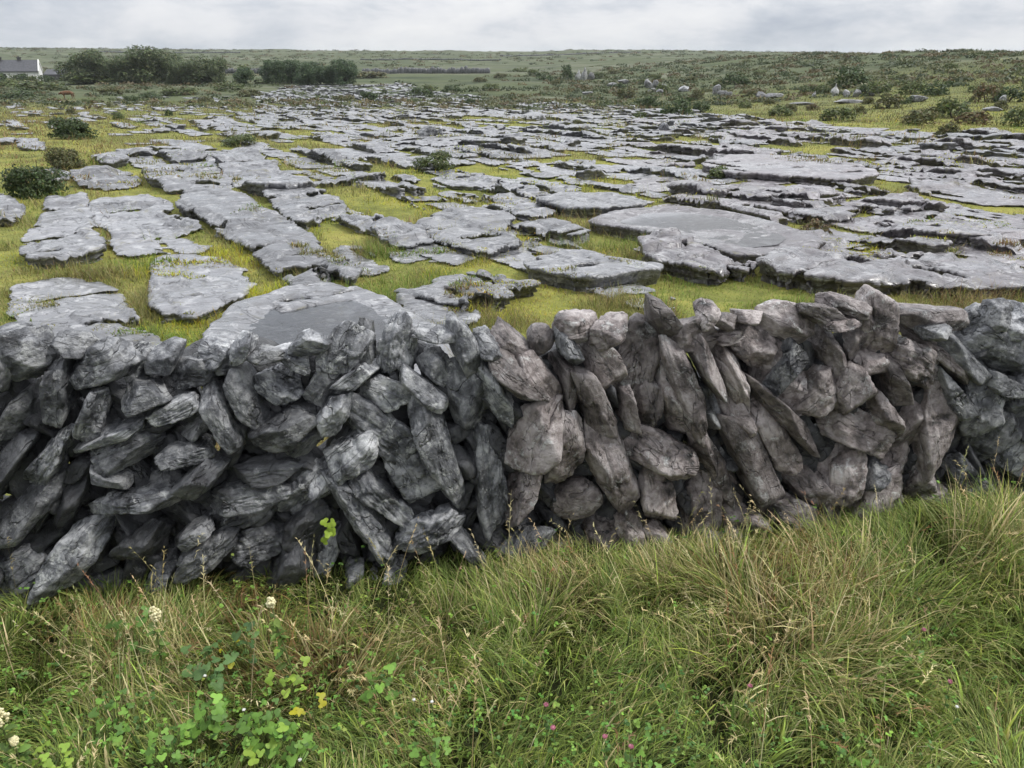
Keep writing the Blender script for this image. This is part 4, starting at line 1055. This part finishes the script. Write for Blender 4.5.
# ------------------------------------------------------------------ cottage
M_WHITE = plain_mat('limewash', (.62,.62,.60), (.78,.78,.76), 1.5, .85, .2)
M_SLATE = plain_mat('slate', (.035,.036,.042), (.075,.077,.088), 3, .55, .4)
M_GLASS = plain_mat('dark_window_glass', (.02,.022,.025), (.03,.033,.04), 2, .1, 0)
M_DOOR = plain_mat('painted_door', (.09,.03,.03), (.11,.04,.035), 2, .5, 0)
def mb_obj(name, m, mat, parent): return link(name, m.mesh(name, mat, False), parent)
hy = 165.0
pr = at(39.5, 76, hy); hx = pr[0]; hz = float(g(hx - 6, hy)) - .3
ridge = at(39, 60.6, hy)[2] - hz; eave = at(39, 71.2, hy)[2] - hz
house = tag(link('cottage', None, None, (hx, hy, hz), (0, 0, R_(23))), 'long low white cottage with a dark slate roof and two chimneys', 'house')
Lh, Dh = 17.0, 5.6
m = MB()
V = [(-Lh,0,-1),(0,0,-1),(0,Dh,-1),(-Lh,Dh,-1),(-Lh,0,eave),(0,0,eave),(0,Dh,eave),(-Lh,Dh,eave),(-Lh,Dh/2,ridge-.08),(0,Dh/2,ridge-.08)]
m.add(V, [(0,1,5,4),(2,3,7,6)]); m.add(V, [(1,2,6),(1,6,5),(5,6,9),(3,0,4),(3,4,7),(7,4,8)])
mb_obj('wall', m, M_WHITE, house)
m = MB()
ov, th = .22, .14
V = [(-Lh-.1,-ov,eave-.12),(-.06,-ov,eave-.12),(-.06,Dh/2,ridge),(-Lh-.1,Dh/2,ridge),(-.06,Dh+ov,eave-.12),(-Lh-.1,Dh+ov,eave-.12)]
V2 = [(a,b,c+th) for a,b,c in V]
m.add(V+V2, [(6,7,8,9),(9,8,10,11),(0,3,2,1),(3,5,4,2),(0,1,7,6),(4,5,11,10),(1,2,8,7),(2,4,10,8),(0,6,9,3),(3,9,11,5)])
roof = mb_obj('roof', m, M_SLATE, house)
m = MB()
for s, q in ((-1, 0), (1, 1)):
    y0 = -ov-.04 if s < 0 else Dh+ov+.04
    V = [(-.05,y0,eave-.22),(.14,y0,eave-.22),(.14,Dh/2,ridge-.1),(-.05,Dh/2,ridge-.1)]; V2 = [(a,b,c+.36) for a,b,c in V]
    m.add(V+V2, [(0,1,2,3),(4,7,6,5),(0,4,5,1),(1,5,6,2),(2,6,7,3),(3,7,4,0)])
mb_obj('bargeboard', m, M_WHITE, house)
M_CHIM = plain_mat('chimney_render', (.05,.05,.052), (.10,.10,.10), 3)
for cx_ in (at(19.5,60,hy)[0]-hx, at(2.5,60,hy)[0]-hx):
    m = MB(); m.box((cx_-.33, Dh/2-.3, ridge-.3), (cx_+.33, Dh/2+.3, ridge+.5)); m.box((cx_-.4, Dh/2-.37, ridge+.5), (cx_+.4, Dh/2+.37, ridge+.62))
    ch = mb_obj('chimney', m, M_CHIM, roof)
    m = MB(); m.tube([(cx_, Dh/2, ridge+.6), (cx_, Dh/2, ridge+.85)], [.13, .11], 10); mb_obj('chimney_pot', m, M_CHIM, house)
for wx in (-3.2, -6.2, -12.0, -15):
    m = MB(); m.box((wx-.5,-.03,eave-1.55), (wx+.5,.02,eave-.45)); w_ = mb_obj('window', m, M_GLASS, house)
    m = MB(); m.box((wx-.6,-.10,eave-1.66), (wx+.6,-.034,eave-1.56)); mb_obj('sill', m, M_WHITE, w_)
m = MB(); m.box((-9.6,-.04,-.6), (-8.7,.02,eave-.35)); mb_obj('door', m, M_DOOR, house)

sh = at(62, 77, 170); sz = float(g(sh[0], 170)) - .3
shed = tag(link('outbuilding', None, None, (sh[0], 170, sz)), 'low grey stone outbuilding with a dark roof right of the white cottage', 'shed')
e2 = at(62, 74.5, 170)[2]-sz; r2 = at(62, 70.0, 170)[2]-sz
m = MB(); V = [(-3.6,0,-1),(3.6,0,-1),(3.6,4,-1),(-3.6,4,-1),(-3.6,0,e2),(3.6,0,e2),(3.6,4,e2),(-3.6,4,e2),(-3.6,2,r2-.06),(3.6,2,r2-.06)]
m.add(V, [(0,1,5,4),(2,3,7,6)]); m.add(V, [(1,2,6),(1,6,5),(5,6,9),(3,0,4),(3,4,7),(7,4,8)]); mb_obj('wall', m, M_DARK_SHADE_STONE, shed)
m = MB(); V = [(-3.8,-.2,e2-.1),(3.8,-.2,e2-.1),(3.8,2,r2),(-3.8,2,r2),(3.8,4.2,e2-.1),(-3.8,4.2,e2-.1)]; V2 = [(a,b,c+.12) for a,b,c in V]
m.add(V+V2, [(6,7,8,9),(9,8,10,11),(0,3,2,1),(3,5,4,2),(0,1,7,6),(4,5,11,10),(1,2,8,7),(2,4,10,8),(0,6,9,3),(3,9,11,5)]); mb_obj('roof', m, M_SLATE, shed)

# ------------------------------------------------------------------ cow
M_COW = plain_mat('russet_coat', (.10,.05,.026), (.17,.085,.042), 3, .8, .2)
def cow():
    p = ground_hit(68.5, 99); depth = p[1]*cp - (p[2]-CAMH)*sp
    S = 14*depth/FPX/2.35                        # its length from muzzle to tail
    verts = [(.0,0,.98),(.45,0,1.0),(.8,0,1.02),(.95,0,.92),(-.4,0,.98),(-.72,0,1.0),(-1.0,0,.98),(-1.22,0,.86),(-1.42,0,.74),
             (.72,.2,.80),(.80,.22,.56),(.86,.22,.40),(.82,.22,.03),(.72,-.2,.80),(.66,-.22,.56),(.72,-.22,.40),(.68,-.22,.03),
             (-.60,.17,.74),(-.62,.18,.44),(-.60,.18,.03),(-.60,-.17,.74),(-.52,-.18,.44),(-.50,-.18,.03)]
    rad = [.36,.34,.30,.14,.35,.30,.22,.17,.10, .19,.11,.075,.06,.19,.11,.075,.06,.15,.075,.06,.15,.075,.06]
    ed = [(0,1),(1,2),(2,3),(0,4),(4,5),(5,6),(6,7),(7,8),(2,9),(9,10),(10,11),(11,12),(2,13),(13,14),(14,15),(15,16),(5,17),(17,18),(18,19),(5,20),(20,21),(21,22)]
    me = bpy.data.meshes.new('cow'); me.from_pydata(verts, ed, []); me.materials.append(M_COW)
    o = link('cow', me, None, p, (0, 0, R_(12)), S)
    md = o.modifiers.new('skin', 'SKIN'); md.use_smooth_shade = True
    for v, q in zip(me.skin_vertices[0].data, rad): v.radius = (q, q)
    me.skin_vertices[0].data[0].use_root = True
    ss_ = o.modifiers.new('sub', 'SUBSURF'); ss_.levels = 2; ss_.render_levels = 2
    dg = bpy.context.evaluated_depsgraph_get(); me2 = bpy.data.meshes.new_from_object(o.evaluated_get(dg)); o.modifiers.clear(); o.data = me2
    if not me2.materials: me2.materials.append(M_COW)
    tag(o, 'russet brown cow standing side on in the rough pasture near the cottage', 'cow')
    m = MB(); m.tube([(.98,0,1.0),(1.08,0,.85),(1.10,0,.55),(1.09,0,.42)], [.035,.03,.03,.06], 6); link('tail', m.mesh('tail', M_COW), o)
    M_HORN = plain_mat('horn', (.4,.36,.28), (.5,.46,.36), 4)
    for s in (-1, 1):
        m = MB(); m.tube([(-1.14,s*.10,.98),(-1.12,s*.24,1.0),(-1.10,s*.32,1.04)], [.03,.05,.012], 6); link('ear', m.mesh('ear', M_COW), o)
        m = MB(); m.tube([(-1.17,s*.07,1.02),(-1.20,s*.15,1.10),(-1.22,s*.17,1.18)], [.03,.022,.006], 6); link('horn', m.mesh('horn', M_HORN), o)
cow()

# ------------------------------------------------------------------ flowers and broad leaves in the verge
def vp(px, py, lift):
    """a verge point whose top, lift above the soil, the photograph shows at px, py"""
    d = ray(px, py); t = (CAMH - lift)/-d[2]
    for _ in range(6):
        p = np.array([0,0,CAMH]) + d*t; t += (p[2] - float(g(p[0],p[1])) - lift)/-d[2]
    p = np.array([0,0,CAMH]) + d*t
    return np.array([p[0], p[1], float(g(p[0],p[1]))])
M_STEM = plain_mat('green_stem', (.08,.11,.03), (.13,.15,.05), 30, .6, .1)
M_CREAM = plain_mat('cream_blossom', (.62,.56,.30), (.78,.73,.48), 60, .7, .3)
M_PINK = plain_mat('pink_blossom', (.42,.14,.20), (.55,.24,.30), 90, .7, .3)
M_WHITEF = plain_mat('white_blossom', (.70,.70,.66), (.80,.80,.77), 60, .7, .2)
def meadow_plant(px, py, H, size, label, seed, lean=(0,0)):
    rg = np.random.default_rng(seed); p = vp(px, py, H)
    base = p - [lean[0], lean[1], 0]; base[2] = float(g(base[0], base[1]))
    root = tag(link('meadowsweet', None, None, base), label, 'flower', 'cream meadowsweet in the verge')
    tip = np.array([lean[0], lean[1], H + p[2] - base[2]])
    m = MB(); m.tube([(0,0,-.02), tip*.4 + [.01,0,.02], tip*.75, tip], [.004,.0035,.003,.002], 6); link('stem', m.mesh('stem', M_STEM), root)
    m = MB(); U, F = ico(1)
    for q in range(70):
        u = rg.normal(0, 1, 3); u /= np.linalg.norm(u); m.add(U*rg.uniform(.0035,.0075) + tip + u*size*rg.uniform(.3,1)**.6*np.array([.8,.8,1.25]) + [0,0,size*.35], F)
    link('flower_head', m.mesh('flower_head', M_CREAM), root)
    n = 16; t = rg.uniform(.25,.92,n); P = tip[None]*t[:,None]
    V, F, C = leaflets(np.repeat(P,2,0), rg.uniform(.025,.05,n*2), rg.uniform(-.2,.5,n*2), pal(rg, n*2, [(.10,.17,.04),(.15,.21,.05)], [1,1]), rg, .55)
    link('leaves', mesh_from('leaves', V, F, True, M_LEAF, C), root)
meadow_plant(156,616,.42,.030,'cream meadowsweet with a full head above grass at the dark foot of the wall',1,(.02,.05))
meadow_plant(271,604,.46,.022,'taller meadowsweet whose cream head stands in front of a grey stone',2,(-.10,.12))
meadow_plant(0,720,.40,.032,'cream meadowsweet cut by the edge of the view',3)
meadow_plant(14,742,.30,.014,'small budding meadowsweet beside the one at the edge of the view',4)

def clover(px, py, label, seed, mat=None, r0=.0095, H=.24, name='clover_flower'):
    rg = np.random.default_rng(seed); p = vp(px, py, H)
    root = tag(link(name, None, None, p), label, 'flower', 'small flowers in the verge')
    m = MB(); m.tube([(0,0,-.02),(.006,0,H*.5),(0,0,H)], [.0016,.0015,.0013], 5); link('stem', m.mesh('stem', M_STEM), root)
    U, F = ico(2); m = MB(); m.add(U*r0*.7 + [0,0,H], F)
    for q in range(46):
        u = rg.normal(0,1,3); u /= np.linalg.norm(u); u[2] = abs(u[2])*.9-.15
        m.tube([np.array([0,0,H]) + u*r0*.6, np.array([0,0,H]) + u*r0*1.1 + [0,0,r0*.25]], [r0*.16, r0*.07], 4)
    link('flower_head', m.mesh('flower_head', mat or M_PINK), root)
    P = np.repeat(np.array([[.0,0,H*.55],[.006,0,H*.72]]), 3, 0)
    V, F, C = leaflets(P, np.full(6,.02), rg.uniform(0,.5,6), pal(rg, 6, [(.07,.14,.03)], [1]), rg, .75); link('leaves', mesh_from('leaves', V, F, True, M_LEAF, C), root)
for k, (a, b, s) in enumerate([(546,705,'pale pink clover head uppermost of a close pair'),(553,728,'deep pink clover head lowermost of a close pair'),(605,737,'small dull pink clover head between the close pair and the lowest one'),(631,747,'pink clover head nearest the bottom edge'),
    (750,686,'pink clover head standing alone on a bare stalk under the straw grass'),(924,630,'pink clover head in dark green grass near the tussock bank'),(950,682,'faded pink clover head above a white flower')]):
    clover(a, b, s, 20+k)
for k, (a, b, s) in enumerate([(957,707,'single white flower in the grass below a faded clover'),(414,700,'tiny white flower among dry stalks'),(432,702,'second tiny white flower right beside its twin among dry stalks'),(300,760,'white flower low among broad green leaves'),(244,710,'pair of white petals above the broad green leaves'),(205,676,'white drooping flower above the leafy weeds')]):
    clover(a, b, s, 40+k, M_WHITEF, .0065, .22, 'white_flower')

def lobed_leaf(c, ax, up, size, col, m):
    s = np.cross(up, ax); n = 15; th = np.linspace(-2.5, 2.5, n)
    rr_ = size*(.62 + .38*np.abs(np.cos(th*1.5)))*(1 - .1*np.abs(th)/2.5)
    V = [c] + [c + ax*(math.cos(t)*q + .25*size) + s*math.sin(t)*q + up*(.10*size*math.cos(3*t) - .12*q) for t, q in zip(th, rr_)]
    m.add(V, [(0, k, k+1) for k in range(1, n)], col)
def weed(px, py, H, n, size, label, seed, cols, name='leafy_weed'):
    rg = np.random.default_rng(seed); p = vp(px, py, H)
    root = tag(link(name, None, None, p), label, 'plant', 'broad leaved weeds in the verge')
    L, S = MB(), MB()
    for q in range(n):
        a = q*2.4 + rg.uniform(-.4,.4); h = H*rg.uniform(.45,1.0); d = rg.uniform(.02,.11)*(.5+H)
        e = np.array([math.cos(a)*d, math.sin(a)*d, h])
        S.tube([(0,0,-.02), e*[.35,.35,.55], e], [.0022,.0018,.0012], 5, (.1,.12,.05))
        up = np.array([math.cos(a)*.3, math.sin(a)*.3 - .35, 1]) + rg.normal(0,.22,3); up /= np.linalg.norm(up)
        ax = np.array([math.cos(a), math.sin(a), .1]); ax -= up*(ax@up); ax /= np.linalg.norm(ax)
        col = np.array(cols[rg.integers(len(cols))])*math.exp(rg.normal(0,.15))
        lobed_leaf(e, ax, up, size*rg.uniform(.7,1.25), col, L)
    link('leaves', L.mesh('leaves', M_LEAF), root); link('stems', S.mesh('stems', M_STEM), root)
G1 = [(.14,.27,.045),(.18,.33,.055),(.10,.19,.04)]; G2 = [(.24,.37,.055),(.31,.44,.07)]; G3 = [(.09,.17,.06),(.12,.21,.07)]; YL = [(.50,.46,.03),(.40,.40,.04)]
for k, a in enumerate([(205,700,.26,34,.021,'bushy weed with many scalloped green leaves, left of the yellow leaved sprig',G1),(262,712,.26,34,.021,'bushy weed spreading under the yellow leaved sprig',G1),(300,697,.27,5,.017,'sprig with bright yellow leaves among green weeds',YL),
    (228,640,.26,3,.015,'sprig with one yellow leaf near the foot of the wall',YL),(205,645,.30,14,.030,'blue green weed with folded leaves between the two cream flowers',G3),(240,625,.30,9,.028,'blue green sprig right under a grey stone',G3),(130,612,.34,14,.024,'dark green sprig climbing against the black foot of the wall',G1),
    (285,660,.28,10,.024,'pale green sprig on the stalk of the taller cream flower',G2),(262,722,.26,8,.024,'lime green weed with three lobed leaves, beside the bushy weeds',G2),(290,735,.24,24,.020,'low weed near the bottom edge under the lime green weed',G1),(110,702,.25,24,.018,'feathery weed in the grass left of the bushy weeds',G1),
    (35,755,.24,28,.021,'bright weed in the bottom corner below the cream flower',G2),(380,675,.24,14,.022,'weed with mid green leaves right of the brown grass tuft',G1),(160,740,.22,26,.020,'flat weed along the bottom edge',G1),(430,745,.18,18,.018,'low weed under the dry stalks',G1),(640,760,.16,18,.018,'low clover like weed under the pink clovers',G1),
    (915,640,.24,18,.018,'bright green weed on the shaded side of the tussock bank',G1),(860,755,.16,16,.018,'dark weed along the bottom edge below the straw grass',G1)]):
    weed(*a[:6], 60+k, a[6])
# the green sprig showing through the gap in the wall
c = on_wall(330, 524, -.02); rg = np.random.default_rng(5); L = MB()
root = tag(link('leaf_sprig', None, None, (c[0], c[1], c[2]-.06)), 'bright lime green sprig of leaves growing out of a dark hole in the wall', 'plant')
for q in range(7):
    e = np.array([rg.uniform(-.03,.03), -.06 + rg.uniform(-.02,.02), rg.uniform(0,.13)]); ax = np.array([rg.uniform(-1,1), -.4, rg.uniform(-.4,.5)]); ax /= np.linalg.norm(ax)
    up = np.array([0,-.9,.5]); up -= ax*(up@ax); up /= np.linalg.norm(up); lobed_leaf(e, ax, up, .026, (.30,.42,.05), L)
link('leaves', L.mesh('leaves', M_LEAF), root)
m = MB(); m.tube([(0,.05,-.04),(0,-.02,.02),(0,-.05,.12)], [.003,.0025,.0015], 5); link('stem', m.mesh('stem', M_STEM), root)
# ------------------------------------------------------------------ sky, sun, camera
W = bpy.data.worlds.new('World'); SC.world = W; W.use_nodes = True
t = W.node_tree; t.nodes.clear()
class WT(NT):
    def __init__(s, t): s.t = t
T = WT(t)
SUN_EL, SUN_AZ = 50.0, 98.0          # height of the sun behind the cloud; azimuth from straight ahead, to the right
sky = T.n('ShaderNodeTexSky', sky_type='NISHITA', sun_disc=False, sun_elevation=R_(SUN_EL), sun_rotation=R_(SUN_AZ), altitude=50, air_density=1.2, dust_density=2.0)
d = T.n('ShaderNodeTexCoord').outputs['Generated']
xyz = T.n('ShaderNodeSeparateXYZ', i={0: d})
# clouds on a flat deck overhead: nearer the horizon they crowd together
zz = T.math('MAXIMUM', T.math('ADD', xyz.outputs['Z'], .07), .04)
deck = T.n('ShaderNodeCombineXYZ', i={0: T.math('DIVIDE', xyz.outputs['X'], zz), 1: T.math('DIVIDE', xyz.outputs['Y'], zz), 2: 0.0}).outputs[0]
n1 = T.noise(T.mapping(d, (2.2, 2.2, 7), loc=(1.7, .4, 0)), 1.0, 7, .56, .5); n2 = T.noise(T.mapping(d, (9, 9, 26), loc=(5.1, 2.0, 0)), 1.0, 6, .6, .3)
tone = T.math('ADD', T.math('MULTIPLY', n1, .62), T.math('MULTIPLY', n2, .38))
cloud = T.ramp(tone, [(.38, (3.5,3.85,4.45)), (.46, (4.7,4.95,5.4)), (.53, (5.9,6.0,6.25)), (.62, (6.7,6.72,6.8))])
up = T.math('ADD', .86, T.math('MULTIPLY', T.math('MAXIMUM', xyz.outputs['Z'], 0.0), 1.9))
back = T.math('ADD', .78, T.math('MULTIPLY', T.math('MINIMUM', T.math('MAXIMUM', xyz.outputs['Y'], -.55), .4), .42))   # cloud darkened behind the viewer, added to deepen the wall's shade
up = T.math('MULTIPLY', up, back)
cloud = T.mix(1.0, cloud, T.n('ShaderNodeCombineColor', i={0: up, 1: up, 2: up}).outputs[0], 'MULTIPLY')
cover = T.ramp(T.noise(T.mapping(d, (2.6, 2.6, 8), loc=(9.3, 3.1, 0)), 1.0, 6, .55, .5), [(.30, .55), (.42, 1.0)])
blue = T.mix(.55, sky.outputs[0], (4.9, 5.7, 6.4, 1))
c = T.mix(cover, blue, cloud)
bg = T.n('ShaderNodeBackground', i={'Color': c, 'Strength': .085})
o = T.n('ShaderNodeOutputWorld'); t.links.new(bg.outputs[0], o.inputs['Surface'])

L = bpy.data.lights.new('sun', 'SUN'); L.energy = 1.5; L.angle = R_(10); L.color = (1, .97, .92)
s = link('sun', L, None, (20, 40, 60))
v = Vector((math.sin(R_(SUN_AZ))*math.cos(R_(SUN_EL)), math.cos(R_(SUN_AZ))*math.cos(R_(SUN_EL)), math.sin(R_(SUN_EL))))
s.rotation_euler = v.to_track_quat('Z', 'Y').to_euler()

cam = bpy.data.cameras.new('camera'); cam.sensor_width = 36; cam.lens = FPX/1024*36; cam.clip_start = .05; cam.clip_end = 6000
co = link('camera', cam, None, (0, 0, CAMH), (R_(90-PITCH), 0, 0)); SC.camera = co
SC.view_settings.view_transform = 'Standard'; SC.view_settings.look = 'None'
SC.view_settings.exposure = .85; SC.view_settings.gamma = 1; SC.view_settings.use_curve_mapping = False
SC.render.engine = 'CYCLES'
SC.cycles.use_denoising = True
SC.cycles.max_bounces = 5; SC.cycles.transparent_max_bounces = 8
SC.cycles.use_adaptive_sampling = True; SC.cycles.adaptive_threshold = .02

# ------------------------------------------------------------------ damp air
Hm = bpy.data.materials.new('damp_air'); Hm.use_nodes = True; nt = Hm.node_tree; nt.nodes.clear()
ho = nt.nodes.new('ShaderNodeOutputMaterial'); pv = nt.nodes.new('ShaderNodeVolumePrincipled')
pv.inputs['Color'].default_value = (.86, .90, .95, 1); pv.inputs['Density'].default_value = .00017; pv.inputs['Anisotropy'].default_value = .2
nt.links.new(pv.outputs[0], ho.inputs['Volume'])
m = MB(); m.box((-2900, -12, -6), (2900, 2660, 24))
o = link('haze', m.mesh('haze', Hm, False)); tag(o, 'thin damp haze over the pavement and the far hill', 'haze', kind='stuff')
SC.cycles.volume_bounces = 1
